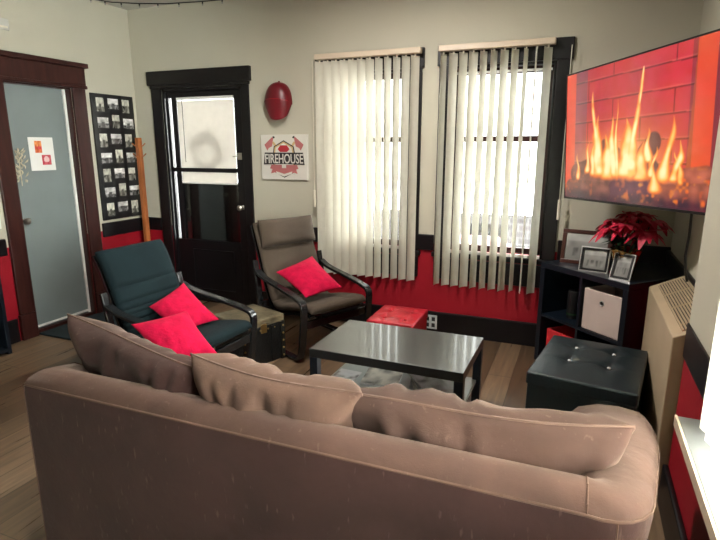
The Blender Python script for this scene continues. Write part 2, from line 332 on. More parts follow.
# near window in the right wall
r3 = root('window_3', 'bright window in the right wall beside the sofa', 'window')
m = MB(); a, b, c, d = W3
m.box(XJ-.02, XJ, b, b+.09, c-.04, d+.14); m.box(XJ-.02, XJ, a-.09, a, c-.04, d+.14); m.box(XJ-.025, XJ, a-.1, b+.1, d, d+.14)
m.build('window_casing', 'cream', r3, bevel=.004)
s = MB()
for q in ((a, a+.05), (b-.05, b), ((a+b)/2-.03, (a+b)/2+.03)): s.box(XJ+.06, XJ+.1, q[0], q[1], c, d)
for q in ((c, c+.05), (d-.05, d), (1.52, 1.57)): s.box(XJ+.06, XJ+.1, a, b, q[0], q[1])
o = s.build('window_sash', 'white', r3); MB().box(XJ+.075, XJ+.08, a+.02, b-.02, c+.02, d-.02).build('glass_pane', 'glass', r3)
MB().box(.357, XJ+.06, a-.12, 1.885, .695, .735).build('window_sill', 'sill', r3, bevel=.006, label='deep grey painted sill')
MB().box(.352, .359, a-.12, 1.885, .70, .737).build('sill_edge', 'rail', r3, label='pale nosing on the sill front')
# ------------------------------------------------------------------ vertical blinds
def vane(w, z0, z1, curve=.010, n=6):
    # local: width along x, slightly curved section
    g = MB(); L = 24
    def f(u, v):
        x = (u-.5)*w; return (x, curve*(1-(2*u-1)**2), z0+(z1-z0)*v)
    g.grid(n, L, f); return g
def blind(label, x0, pitch, thetas, y, z0, z1, widths=None, head=None, cat='vertical blind'):
    r = thing('vertical_blind', label, cat, (x0+pitch*len(thetas)/2, y, z0), 0, None)
    ox = -pitch*len(thetas)/2
    h = head or (0, len(thetas)*pitch+.01)
    MB().box(ox+h[0], ox+h[1], -.03, .03, z1-z0, z1-z0+.045).build('head_rail', 'rail', r, bevel=.006, label='beige head rail')
    for i, th in enumerate(thetas):
        w = .089; o = vane(w, .0, z1-z0-.012).build('slat', 'slat', r, smooth=60)
        o.location = (ox+pitch*(i+.5), 0, 0); o.rotation_euler = (0, 0, R(th))
        s = MB().box(-.006, .006, -.004, .004, z1-z0-.02, z1-z0+.004).build('carrier_hook', 'cream', o)
    return r
HB = 2.315
b1 = blind('left vertical blind with cream slats nearly closed, beside the framed sign', -2.175, .0765, [52, 52, 53, 53, 54, 58, 62, 66, 68, 68, 60, 56], YB-.085, .475, HB)
b2 = blind('right vertical blind with cream slats standing open, beside the television', -1.105, .0765, [72, 55, 56, 52, 64, 66, 57, 61, 76, 92, 53], YB-.085, .465, HB)
for bl, x in ((b1, -.49), (b2, .54)):
    w = MB().tube([(x, 0, 1.84), (x+.002, -.004, .75)], .003, 6).build('wand', 'cream', bl)
    MB().tube([(x+.002, -.004, .75), (x+.002, -.004, .60)], .011, 8).build('wand_grip', 'cream', w)
# near window blind: slats run along Y
r = thing('vertical_blind', 'sunlit white vertical blind over the deep sill at the right edge', 'vertical blind', (.425, 1.12, .742))
MB().box(-.03, .03, -.72, .72, 1.60, 1.645).build('head_rail', 'rail', r, bevel=.006, label='beige head rail')
for i in range(19):
    o = vane(.089, .02, 1.59).build('slat', 'slat', r, smooth=60); o.location = (0, .685-.0765*i, 0); o.rotation_euler = (0, 0, R(90+36 if i else 97))
    MB().box(-.006, .006, -.004, .004, 1.585, 1.604).build('carrier_hook', 'cream', o)

# ------------------------------------------------------------------ left wall door (grey)
rd = root('door_1', 'grey door in brown casing on the left wall', 'door')
k = .135; m = MB(); c = XL+.026
for a, b in ((D1[0]-k, D1[0]), (D1[1], D1[1]+k)): m.box(XL, c, a, b, .22, D1[3])
m.build('door_casing', 'darkbrown', rd, bevel=.006)
m = MB(); m.box(XL, XL+.03, D1[0]-k-.01, D1[1]+k+.01, D1[3], 2.29); m.box(XL, XL+.06, D1[0]-k-.03, D1[1]+k+.03, 2.29, 2.33); m.box(XL, XL+.04, D1[0]-k-.015, D1[1]+k+.015, D1[3]-.01, D1[3]+.02)
m.build('door_header', 'darkbrown', rd, bevel=.005)
m = MB()
for a, b in ((D1[0]-k-.008, D1[0]), (D1[1], D1[1]+k+.008)): m.box(XL, XL+.034, a, b, 0, .22)
m.build('plinth_block', 'darkbrown', rd, bevel=.005)
m = MB()
m.box(XL-T, XL, D1[0], D1[0]+.02, 0, D1[3]); m.box(XL-T, XL, D1[1]-.02, D1[1], 0, D1[3]); m.box(XL-T, XL, D1[0], D1[1], D1[3]-.02, D1[3])
m.build('door_jamb', 'darkbrown', rd)
MB().box(XL-.10, XL-.06, D1[0]+.02, D1[1]-.045, .03, D1[3]-.022).build('door_slab', 'greydoor', rd, bevel=.003)
MB().box(XL-.10, XL-.05, D1[1]-.045, D1[1]-.02, .01, D1[3]-.022).build('weather_strip', 'white', rd, label='white weather strip along the door edge')
MB().box(XL-.062, XL-.05, D1[0]+.022, D1[1]-.045, .045, .062).build('door_sweep', 'white', rd, label='white strip along the door bottom')
MB().box(XL-T-.02, XL-.02, D1[0], D1[1], 0, .03).build('threshold', 'darkbrown', rd)
m = MB(); m.lathe([(.0, 0), (.018, .0), (.018, .012), (.01, .02), (.01, .04), (.026, .05), (.028, .065), (.018, .08), (0, .082)], 16)
kn = m.build('door_knob', 'chrome', rd, smooth=40); kn.rotation_euler = (0, R(90), 0); kn.location = (XL-.06, 3.05, .99)
# paper on door, dried swag
pr = thing('paper_notice', 'white sheet with two small red pictures taped to the grey door', 'paper', (XL-.055, 3.305, 1.40))
MB().box(-.003, 0, -.115, .115, 0, .28).build('sheet', 'white', pr)
def pic1(U, V):
    n = vnoise(U, V, 5, 5, 3); return (.5+.4*n, .08+.3*n*(V > .5)+.2*(V < .3)*n, .03+.1*n)
def pic2(U, V):
    d = np.hypot(U-.5, V-.55); n = vnoise(U, V, 6, 6, 9); ring = (d < .3); return (np.where(ring, .75, .35+.3*n), np.where(ring, .5, .03+.1*n), np.where(ring, .5, .05+.1*n))
paint('picture', .065, .10, 10, 12, pic1, 'photo', pr, (.001, -.03, .20), (0, 0, R(90)))
paint('picture', .085, .085, 12, 12, pic2, 'photo', pr, (.001, .035, .09), (0, 0, R(90)))
sw = thing('dried_flower_swag', 'pale dried flower swag hanging on the grey door', 'swag', (XL-.058, 3.085, 1.28))
m = MB(); rnd = random.Random(3)
for i in range(46):
    t = rnd.random(); z = .02+.28*t; y = -.0+(rnd.random()-.5)*.13*(1-.65*t); L = .03+.03*rnd.random(); a = (rnd.random()-.5)*1.8
    d = Vector((.015*rnd.random(), L*math.sin(a), L*math.cos(a)))
    p = Vector((.006+.012*rnd.random(), y, z)); s_ = d.cross(Vector((1, 0, 0))).normalized()*.008
    m.add([p, p+d*.5+s_+Vector((.006, 0, 0)), p+d, p+d*.5-s_+Vector((.006, 0, 0))], [(0, 1, 2), (0, 2, 3)])
m.build('dried_petals', 'straw', sw); MB().tube([(.005, 0, .0), (.005, .003, .31)], .004, 6).build('stem', 'straw', sw)

# ------------------------------------------------------------------ back door
rb = root('door_2', 'black back door with blind-covered glass and wide black casing', 'door')
k = .115; m = MB(); a, b, _, d = D2
m.box(a-k, a, YB-.024, YB, 0, d); m.box(b, b+k*.75, YB-.024, YB, 0, d); m.build('door_casing', 'dark', rb, bevel=.006)
m = MB(); m.box(a-k-.01, b+k*.75+.01, YB-.03, YB, d, d+.10); m.box(a-k-.03, b+k*.75+.03, YB-.045, YB, d+.03, d+.16)
m.build('door_header', 'dark', rb, bevel=.006)
m = MB(); m.box(a, a+.03, YB, YB+T, 0, d); m.box(b-.03, b, YB, YB+T, 0, d); m.box(a, b, YB, YB+T, d-.03, d); m.build('door_jamb', 'dark', rb)
ya, yb2 = YB+.03, YB+.07; L0, L1 = a+.03, b-.03; gl, gr, gt, gb = -3.785, -3.105, 2.075, .66
sl0, sl1 = -3.895+.012, -3.845   # narrow light slit
m = MB(); m.box(L0, sl0, ya, yb2, .0, d-.03); m.box(sl1, gl, ya, yb2, .66, gt); m.box(gr, L1, ya, yb2, .0, d-.03); m.box(sl0, gr, ya, yb2, gt, d-.03); m.box(sl0, gr, ya, yb2, .0, gb)
m.build('door_slab', 'dark', rb, bevel=.004)
MB().box(sl0, gr, ya-.012, ya+.02, 1.355, 1.395).build('cross_bar', 'dark', rb, bevel=.004)
MB().box(sl0, gr, ya+.02, ya+.024, gb, gt).build('glass_pane', 'glass', rb)
m = MB(); m.box(-3.70, -3.19, ya-.006, ya, .14, .145); m.box(-3.70, -3.19, ya-.006, ya, .56, .565); m.box(-3.70, -3.695, ya-.006, ya, .14, .56); m.box(-3.195, -3.19, ya-.006, ya, .14, .56)
m.build('panel_moulding', 'blackpaint', rb)
MB().box(gl-.01, gr+.01, ya+.028, ya+.034, gb-.01, 1.245).build('lower_panel', 'blackpaint', rb, label='black board behind the lower glass')
m = MB(); m.lathe([(.0, 0), (.022, .0), (.022, .01), (.012, .018), (.012, .04), (.026, .05), (.028, .065), (.016, .078), (0, .08)], 16)
kn = m.build('door_knob', 'chrome', rb, smooth=40); kn.rotation_euler = (R(90), 0, 0); kn.location = (-3.055, ya, 1.02)
m = MB(); m.box(-3.085, -3.02, ya-.012, ya, 1.48, 1.545); m.box(-3.13, -3.06, ya-.028, ya-.012, 1.505, 1.52); m.build('night_latch', 'chrome', rb, bevel=.003)
mb = thing('mini_blind', 'white horizontal mini blind over the back door glass', 'blind', ((gl+gr)/2, ya+.006, 1.25))
w2 = (gr-gl)/2-.006
MB().box(-w2, w2, -.012, .010, .80, .825).build('head_rail', 'white', mb)
m = MB()
for i in range(40):
    z = .012+i*.0197; m.add([(-w2, -.006, z-.0125), (w2, -.006, z-.0125), (w2, .005, z+.0125), (-w2, .005, z+.0125)], [(0, 1, 2, 3)])
m.build('slats', 'mini', mb); MB().box(-w2, w2, -.01, .008, -.012, .004).build('bottom_rail', 'white', mb)
MB().tube([(-w2+.07, -.012, .8), (-w2+.07, -.013, .2)], .003, 6).build('tilt_wand', 'plastic', mb)
wr = thing('wreath', 'wreath hanging outside, a grey ring showing through the mini blind', 'wreath', (-3.42, YB+.14, 1.36))
m = MB(); rnd = random.Random(5)
for i in range(150):
    t = rnd.random()*6.283; rr = .155+(rnd.random()-.5)*.07; p = Vector((rr*math.cos(t), (rnd.random()-.5)*.05, .2+rr*math.sin(t))); q = t+1.2+rnd.random()
    d = Vector((math.cos(q), 0, math.sin(q)))*.06; s_ = Vector((-d.z, 0, d.x))*.3
    m.add([p, p+d*.5+s_, p+d, p+d*.5-s_], [(0, 1, 2, 3)])
m.build('leaves', 'wreath', wr); MB().tube([(.15*math.cos(i*.314), 0, .2+.15*math.sin(i*.314)) for i in range(20)], .028, 8, closed=True).build('ring', 'wreath', wr)

# ------------------------------------------------------------------ wall things
st = thing('photo_collage', 'tall black collage frame holding many small photos in the left corner', 'picture frame', (XL, 4.065, .90))
MB().box(0, .018, -.255, .255, 0, 1.19).build('frame', 'blackpaint', st, bevel=.004)
def snap(seed):
    def f(U, V):
        n = vnoise(U, V, 4, 3, seed); n2 = vnoise(U, V, 9, 8, seed+50); ho = .35+.3*((seed*7) % 5)/5; k = np.clip(.10+(.45+.4*((seed*3) % 4)/4)*(V > ho)*(.4+.6*n)+.45*n2-.15, .02, .9)
        sub = (np.abs(U-.5) < .12+.08*n) & (V < .55); k = np.where(sub, .05+.1*n2, k); w = .85+.15*(seed % 3)
        return (k, k*.99, k*(.86+.12*(seed % 2)))
    return f
for i in range(7):
    for j in range(3):
        por = (i+j) % 2 == 0; w, h = (.088, .125) if por else (.128, .095)
        paint('photo', w, h, 10, 10, snap(i*3+j), 'photo', st, (.0195, -.155+.155*j+(.012 if i % 2 else -.004), 1.19-.10-.165*i+(.015 if j == 1 else 0)-.0), (0, 0, R(90)))
sg = thing('wall_sign', 'square white firehouse sign with crossed axes beside the left blind', 'sign', (-2.545, YB, 1.305))
MB().box(-.245, .245, -.022, 0, 0, .405).build('canvas', 'canvas', sg, bevel=.003)
def flat(name, pts, m, y, th=.0012, parent=sg): return MB().prism([(x, y, z) for x, z in pts], 0, (0, -th, 0)).build(name, m, parent)
Y0 = -.0222
for s in (1, -1):
    ax = bpy.data.objects.new('axe', None)
    m = MB().prism([(s*x, Y0, z) for x, z in ((-.125, .335), (-.105, .345), (.085, .10), (.068, .088))], 0, (0, -.001, 0)); ob = m.build('axe', 'ink_gold', sg)
    m = MB().prism([(s*x, Y0-.001, z) for x, z in ((-.125, .30), (-.105, .385), (-.125, .38), (-.205, .315), (-.175, .262), (-.16, .285))], 0, (0, -.001, 0)); m.build('axe_head', 'ink_pale', ob)
    m = MB().prism([(s*x, Y0-.0012, z) for x, z in ((-.112, .37), (-.09, .375), (-.098, .39), (-.115, .392))], 0, (0, -.001, 0)); m.build('axe_poll', 'ink_black', ob)
flat('shield', [(-.105, .30), (0, .355), (.105, .30), (.125, .18), (.10, .065), (0, .018), (-.10, .065), (-.125, .18)], 'ink_black', Y0-.002)
flat('shield_border', [(-.095, .295), (0, .343), (.095, .295), (.115, .18), (.092, .072), (0, .03), (-.092, .072), (-.115, .18)], 'ink_gold', Y0-.0032)
flat('shield_field', [(-.082, .288), (0, .33), (.082, .288), (.10, .18), (.08, .08), (0, .045), (-.08, .08), (-.10, .18)], 'canvas', Y0-.0044)
flat('shield_top', [(-.062, .275), (-.035, .31), (.035, .31), (.062, .275), (.035, .25), (-.035, .25)], 'ink_red', Y0-.0056)
flat('ribbon', [(-.135, .135), (.135, .135), (.15, .10), (.125, .095), (.14, .055), (.10, .065), (.06, .05), (0, .038), (-.06, .05), (-.10, .065), (-.14, .055), (-.125, .095), (-.15, .10)], 'ink_pale', Y0-.0056)
flat('lower_band', [(-.085, .075), (0, .052), (.085, .075), (.08, .055), (0, .028), (-.08, .055)], 'canvas', Y0-.0068)
flat('number_plate', [(-.022, .105), (.022, .105), (.022, .14), (-.022, .14)], 'canvas', Y0-.0068)
def text(name, body, size, loc, m, parent, ext=.001, off=0, sx=1, rot=(R(90), 0, 0)):
    cu = bpy.data.curves.new(name, 'FONT'); cu.body = body; cu.size = size; cu.align_x = 'CENTER'; cu.extrude = ext; cu.offset = off; cu.space_character = 1.0
    tmp = bpy.data.objects.new(name, cu); COL.objects.link(tmp)
    me = bpy.data.meshes.new_from_object(tmp.evaluated_get(bpy.context.evaluated_depsgraph_get())); bpy.data.objects.remove(tmp)
    o = bpy.data.objects.new(name, me); me.materials.clear(); me.materials.append(M[m]); COL.objects.link(o); o.parent = parent; o.location = loc; o.rotation_euler = rot; o.scale = (sx, 1, 1); return o
flat('letter_band', [(-.215, .135), (-.20, .245), (.20, .245), (.215, .135), (.16, .138), (0, .142), (-.16, .138)], 'ink_black', Y0-.0072)
text('lettering', 'FIREHOUSE', .118, (0, Y0-.0095, .150), 'canvas', sg, off=.0012, sx=.68)
# red cap on nail
hc = thing('baseball_cap', 'dark red cap hanging on a nail above the firehouse sign', 'cap', (-2.585, YB, 1.825))
m = MB()
def crown(u, v):
    a = math.pi*u; t = v
    rx = .135*math.cos(t*math.pi/2)**.75 if t < 1 else 0
    z = .145+.19*math.sin(t*math.pi/2)+.0
    return (-math.cos(a)*rx+.01*t, -.012-.115*math.sin(a)*math.cos(t*math.pi/2)**.6, z+.03*math.sin(a)*(1-t))
m.grid(20, 12, crown)
m.grid(20, 4, lambda u, v: (-math.cos(math.pi*u)*.135*(1-.02*v), (-.012-.115*math.sin(math.pi*u))*(1-v), .145+.03*math.sin(math.pi*u)*(1-v)), flip=True)
cr_ = m.build('crown', 'hat', hc, smooth=60)
m = MB()
def brim(sg_):
    def f(u, v):
        a = math.pi*u; x = -math.cos(a)*(.132-.035*v*v); return (x+.012*v, -.022-.105*math.sin(a)*(1-.32*v)-.006*sg_, .16+.03*math.sin(a)-v*(.055+.125*math.sin(a)**.7))
    return f
m.grid(20, 8, brim(1)); m.grid(20, 8, brim(0), flip=True)
m.build('brim', 'hat', hc, smooth=60)
MB().tube([(-.13*math.cos(math.pi*i/20), -.016-.117*math.sin(math.pi*i/20), .160+.03*math.sin(math.pi*i/20)) for i in range(21)], .0028, 6).build('seam_piping', 'redvinyl', hc)
m = MB().ball((.01, -.02, .338), .011); m.build('top_button', 'hat', hc, smooth=60)
nl = thing('nail', 'small nail holding up the red cap', 'nail', (-2.572, YB, 2.176)); MB().tube([(0, 0, 0), (0, -.03, .006)], .0025, 6).build('shank', 'chrome', nl); MB().tube([(0, -.03, .006), (0, -.032, .0064)], .006, 8).build('head', 'chrome', nl)
# thermostat
th = thing('wall_chime', 'small white box high on the left wall above the grey door', 'wall box', (XL, 3.07, 2.49))
MB().box(0, .014, -.045, .045, 0, .085).build('cover', 'ceil', th, bevel=.005); MB().box(.013, .016, -.03, .03, .015, .03).build('vent_slot', 'cream', th)
# small frame on wall at far left and bookcase
wf = thing('picture_frame', 'small white framed picture on the wall above the black bookcase', 'picture frame', (XL, 2.745, .96))
MB().box(0, .015, -.07, .07, 0, .17).build('frame', 'white', wf, bevel=.002); paint('picture', .10, .13, 6, 6, snap(77), 'photo', wf, (.0158, 0, .085), (0, 0, R(90)))
bc = thing('bookcase', 'low black bookcase at the left edge beside the grey door', 'bookcase', (-4.185, 2.24, 0))
m = MB(); m.box(-.09, .115, -.38, -.35, 0, .87); m.box(-.09, .115, .35, .38, 0, .87); m.box(-.09, .115, -.35, .35, .845, .87); m.box(-.09, .115, -.35, .35, .02, .05)
m.build('carcass', 'unit', bc, bevel=.002); MB().box(-.08, .11, -.35, .35, .43, .45).build('shelf', 'unit', bc); MB().box(-.09, -.08, -.35, .35, .05, .845).build('back_panel', 'unit', bc)
rbx = thing('storage_box', 'flat red box lying on top of the black bookcase', 'box', (-4.185, 2.36, .87)); MB().box(-.08, .09, -.22, .235, 0, .045).build('box_base', 'redfab', rbx, bevel=.003); MB().box(-.083, .093, -.223, .238, .045, .065).build('box_lid', 'redfab', rbx, bevel=.003)
# door mat
dm = tag(MB().box(-4.27, -3.80, 3.0, 3.72, 0, .018).build('door_mat', 'mat_', bevel=.006), 'dark door mat on the planks before the grey door', 'mat')
# coat rack
ck = thing('coat_rack', 'orange-brown wooden coat stand in the left corner behind the black armchair', 'coat rack', (-4.14, 4.22, 0))
MB().box(-.024, .024, -.024, .024, 0, 1.69).build('post', 'wood', ck, bevel=.006)
for ang in range(4):
    a = R(45+90*ang); m = MB().tube([(.02*math.cos(a), .02*math.sin(a), .16), (.10*math.cos(a)*.9, .10*math.sin(a)*.9, .03)], .012, 8); m.build('foot', 'wood', ck)
for z in (1.6, 1.5):
    for dx, dy in ((1, 0), (0, -1)): MB().tube([(0, 0, z), (dx*.05, dy*.05, z+.01), (dx*.085, dy*.085, z+.035)], .006, 6).build('peg', 'wood', ck, smooth=50)
# ceiling string lights
sl = thing('string_lights', 'thin dark string of tiny lights strung under the ceiling', 'string lights', (-3.5, 3.6, 2.75))
pts = [(-4.27, 3.45, 2.86), (-4.15, 3.5, 2.83), (-3.93, 3.62, 2.81), (-3.80, 3.72, 2.79), (-3.6, 3.82, 2.785), (-3.40, 3.93, 2.79), (-3.1, 4.02, 2.80), (-2.85, 4.09, 2.815), (-2.5, 4.15, 2.85), (-2.0, 4.36, 2.89)]
P = [Vector(p)-Vector((-3.5, 3.6, 2.75)) for p in pts]; fine = []
for i in range(len(P)-1): fine += [P[i].lerp(P[i+1], k/3) for k in range(3)]
MB().tube(fine+[P[-1]], .0045, 6).build('cord', 'plastic', sl, smooth=60)
for i in range(2, len(fine), 2):
    q = fine[i]; m = MB().tube([q, q-Vector((0, 0, .018))], .006, 6); o = m.build('bulb_socket', 'plastic', sl); MB().ball(tuple(q-Vector((0, 0, .026))), .006, n=8, m=5).build('bulb', 'crystal', o)
# outlet
ol = thing('wall_outlet', 'four-socket outlet plate on the baseboard behind the red ottoman', 'outlet', (-1.12, YB-.025, .045))
MB().box(-.058, .058, -.008, 0, 0, .125).build('plate', 'shelfgrey', ol, bevel=.003)
for dx in (-.026, .026):
    for dz in (.035, .09): MB().box(dx-.015, dx+.015, -.010, -.007, dz-.018, dz+.018).build('socket', 'plastic', ol, bevel=.003)

# ------------------------------------------------------------------ sofa
SX, SY = -.82, 1.22
so = thing('sofa', 'long brown suede sofa seen from behind in the foreground', 'sofa', (SX, SY, 0))
def sofa_body():
    # U path of the outer line at floor level: (x, y, top height, thickness, outward flare, corner softness)
    pts = [(-1.80, 2.06, .50, .19, .06), (-1.81, 1.80, .52, .19, .06), (-1.83, 1.58, .62, .185, .05), (-1.838, 1.45, .72, .18, .03), (-1.84, 1.385, .765, .17, .01), (-1.84, 1.205, .79, .155, .0)]
    CI = len(pts)-1
    for i in range(1, 12): t = i/12; t = t if i > 1 else .095; pts.append((-1.84+t*1.92, 1.205+t*.025, .79-.005*t+.0*t, .15, 0))
    cx, cy, rr = .08, 1.36, .13
    for i in range(0, 7): a = -math.pi/2+i*math.pi/12; f = i/6; pts.append((cx+rr*math.cos(a), cy+rr*math.sin(a), .785-.015*f, .15+.02*f, .03*f))
    pts += [(.215, 1.52, .755, .18, .05), (.22, 1.72, .725, .20, .075), (.225, 1.90, .695, .21, .08), (.225, 2.02, .665, .21, .075), (.222, 2.07, .64, .20, .06)]
    m = MB(); rows = []
    for i, (x, y, h, w, fl) in enumerate(pts):
        a = Vector(pts[max(i-1, 0)][:2]); b = Vector(pts[min(i+1, len(pts)-1)][:2]); t = (b-a).normalized(); n = Vector((-t.y, t.x)) if i != CI else Vector((1, 1))  # inward (left of travel)
        prof = [(0, .05), (0, .25), (-fl*.35, .45), (-fl*.75, h-.16), (-fl, h-.075), (-fl+.002, h-.045), (-fl+.012, h-.022), (-fl+.035, h-.004), (w*.35-fl*.6, h+.006), (w*.62-fl*.4, h+.002), (w*.85-fl*.2, h-.02), (w-fl*.1, h-.065), (w, h-.14), (w+.01, .4), (w+.01, .16)]
        rows.append([(x+n.x*d-SX, y+n.y*d-SY, z) for d, z in prof])
    K = len(rows[0]); vs = [p for r_ in rows for p in r_]
    fs = [(i*K+k, i*K+K+k, i*K+K+k+1, i*K+k+1) for i in range(len(rows)-1) for k in range(K-1)]
    fs += [tuple(range(K)), tuple(range((len(rows)-1)*K, len(rows)*K))[::-1]]
    m.add(vs, fs)
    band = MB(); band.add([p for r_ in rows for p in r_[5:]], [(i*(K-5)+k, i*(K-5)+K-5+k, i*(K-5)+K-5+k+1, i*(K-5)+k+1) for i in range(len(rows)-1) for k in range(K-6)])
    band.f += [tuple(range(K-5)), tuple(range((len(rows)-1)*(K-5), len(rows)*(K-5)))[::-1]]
    m = MB(); m.add([p for r_ in rows for p in r_[:6]], [(i*6+k, i*6+6+k, i*6+6+k+1, i*6+k+1) for i in range(len(rows)-1) for k in range(5)])
    return m, rows, band
m, rows, band = sofa_body(); m.build('back_panel', 'suede', so, smooth=50); band.build('top_band', 'suedelit', so, smooth=60, label='rolled band over the back and arms, colour lightened as lit from above')  # band suede lightened: light falling on the sofa top is in its colour
MB().tube([r_[5] for r_ in rows], .0045, 6).build('back_welt', 'suede2', so, smooth=60, label='pale piped seam along the back edge')
for i_, k0, k1 in ((19, 0, 6), (4, 0, 12), (5, 0, 6), (17, 5, 12)): MB().tube([Vector(rows[i_][k]) for k in range(k0, k1)], .0025, 6).build('corner_seam', 'suede2', so)
MB().box(-1.62-SX, .02-SX, 1.36-SY, 2.08-SY, .1, .28).build('base', 'suede', so, bevel=.02)
for i in range(3):
    xa = -1.61+i*.545; MB().box(xa-SX, xa+.535-SX, 1.45-SY, 2.12-SY, .28, .44).build('seat_cushion', 'suede2', so, bevel=.04, seg=4, smooth=50)
for dx, dy in ((-1.72, 1.3), (.12, 1.36), (-1.72, 1.95), (.12, 1.95)): MB().lathe([(.022, 0), (.03, .1)], 12, (dx-SX, dy-SY, 0)).build('foot', 'blackwood', so)
def scush(cs, th, seed, mm, lab, **kw):
    m, rim = pillow([tuple(Vector(c)-Vector((SX, SY, 0))) for c in cs], th, p=5, e=.5, n=56, wr=kw.pop('wr', .10), seed=seed, sag=kw.pop('sag', .035), **kw)
    o = m.build('back_cushion', mm, so, smooth=70, weld=True, label=lab); MB().tube(rim, .0045, 6, closed=True).build('piping', 'piping', o, smooth=60); return o
scush([(-1.86, 1.43, .945), (-1.13, 1.36, .86), (-1.10, 1.50, .46), (-1.68, 1.50, .46)], .20, 1, 'suede', 'dark brown back cushion tipped up at the left end', belly=(.9, 1), lump=.02, creases=((-.1, .95, -.2, -.2, .010, .05), (.45, .9, .35, -.3, .010, .05), (.7, .9, .62, -.2, .010, .04), (-.2, -.1, -.35, -.5, .008, .05)))
scush([(-1.19, 1.36, .905), (-.565, 1.37, .865), (-.56, 1.52, .46), (-1.14, 1.52, .46)], .22, 2, 'suede2', 'lighter tan back cushion in the middle', wr=.13, lump=.03, creases=((-.6, .9, -.3, .1, .010, .05), (-.35, .9, -.1, .2, .010, .045), (.0, .9, .1, .3, .012, .05), (.3, .9, .25, .2, .010, .05), (.9, .7, .5, .2, .010, .06), (-.9, .3, -.4, -.2, .010, .06)))
scush([(-.635, 1.36, .855), (.19, 1.50, .865), (.115, 1.53, .50), (-.61, 1.53, .46)], .22, 3, 'suede3', 'wide wrinkled back cushion at the right end', wr=.12, lump=.04, creases=((-.55, .95, -.3, .1, .024, .045), (-.45, .9, -.05, -.5, .020, .05), (-.1, .95, .02, .1, .022, .04), (.05, .6, .12, -.2, .010, .035), (.95, -.8, .5, -.2, .022, .06), (.9, -.6, .62, .3, .018, .05), (.75, .9, .7, .3, .006, .04)))

# ------------------------------------------------------------------ armchairs
def smooth_path(pts, n=6):
    P = [Vector((p[0], 0, p[1])) for p in pts]; P = [P[0]*2-P[1]] + P + [P[-1]*2-P[-2]]; out = []
    for i in range(1, len(P)-2):
        for k in range(n):
            t = k/n; a, b, c, d = P[i-1:i+3]
            q = .5*((2*b)+(c-a)*t+(2*a-5*b+4*c-d)*t*t+(3*b-a-3*c+d)*t**3); out.append((q.x, q.z))
    out.append((P[-2].x, P[-2].z)); return out
def armchair(label, cloth, loc, rz, head, ribs, back=1.0, top=(-.43, .99)):
    r = thing('bentwood_armchair', label, 'armchair', loc, rz)
    seatp = smooth_path([(.36, .395), (.30, .415), (.10, .385), (-.08, .345), (-.17, .37), (-.235, .48), (-.30, .66), (-.37, .84), top], 16)
    L = len(seatp); W = .275
    arc = [0]
    for i in range(1, L): arc.append(arc[-1]+math.hypot(seatp[i][0]-seatp[i-1][0], seatp[i][1]-seatp[i-1][1]))
    arc = [a/arc[-1] for a in arc]
    vs = []; NU = 14; fs = []
    def nrm(i):
        a = seatp[max(i-1, 0)]; b = seatp[min(i+1, L-1)]; t = Vector((b[0]-a[0], b[1]-a[1])).normalized(); return Vector((t.y, -t.x))
    def ring(i):
        n = nrm(i); x, z = seatp[i]; s = arc[i]; th = .036
        for q in ribs: th -= .017*math.exp(-((s-q)/.007)**2)
        ew = min(1, min(s, 1-s)/.025); th *= .35+.65*math.sqrt(max(0, ew)) if ew < 1 else 1
        pts = []
        for k in range(NU):
            a = 2*math.pi*k/NU; cx = math.copysign(abs(math.cos(a))**.35, math.cos(a)); cz = math.copysign(abs(math.sin(a))**.6, math.sin(a))
            pts.append((x+n.x*(-th*cz), cx*W, z+n.y*(-th*cz)))
        return pts
    for i in range(L): vs += ring(i)
    fs = [(i*NU+k, i*NU+(k+1) % NU, i*NU+NU+(k+1) % NU, i*NU+NU+k) for i in range(L-1) for k in range(NU)] + [tuple(range(NU))[::-1], tuple(range((L-1)*NU, L*NU))]
    g = MB(); g.add(vs, fs); g.build('cushion', cloth, r, smooth=60, weld=True)
    under = [(x-nrm(i).x*.050, z-nrm(i).y*.050) for i, (x, z) in enumerate(seatp)][2:-1]
    for s in (1, -1): MB().strip(under, .045, .022, s*.245).build('seat_rail', 'blackwood', r, bevel=.004)
    for i in (14, 46, 78, 104): x, z = under[min(i, len(under)-1)]; MB().box(x-.012, x+.012, -.25, .25, z-.012, z+.002).build('cross_slat', 'blackwood', r)
    arm = smooth_path([(-.30, .62), (-.18, .575), (.10, .53), (.27, .495), (.325, .465), (.335, .40), (.315, .22), (.29, .08), (.25, .024), (.12, .018), (-.20, .018), (-.40, .018)], 6)
    for s in (1, -1):
        MB().strip(arm, .058, .024, s*.325).build('arm_frame', 'blackwood', r, bevel=.005, smooth=40)
        MB().strip(smooth_path([(-.33, .70), (-.31, .60), (-.28, .40), (-.30, .20), (-.36, .03)], 5), .045, .024, s*.325).build('rear_leg', 'blackwood', r, bevel=.004, smooth=40)
    MB().box(.30, .324, -.325, .325, .27, .33).build('front_rail', 'blackwood', r, bevel=.004); MB().box(-.315, -.29, -.325, .325, .30, .36).build('rear_rail', 'blackwood', r, bevel=.004)
    if head:
        m, rim = pillow([(-.36, -.27, 1.02), (-.36, .27, 1.02), (-.305, .27, .80), (-.305, -.27, .80)], .12, p=5, e=.5, n=18, sag=.02, wr=.03, seed=4)
        m.build('headrest', cloth, r, smooth=70, weld=True)
    return r
armchair('black cushioned bentwood armchair holding two red pillows, by the coat stand', 'blackcloth', (-2.385, 2.68, 0), R(-3), False, (.50, .545, .58, .615, .65, .69, .78), top=(-.43, .945))
armchair('grey cushioned bentwood armchair with headrest and one red pillow, by the back door', 'greycloth', (-1.965, 3.74, 0), R(-26), True, (.45,))
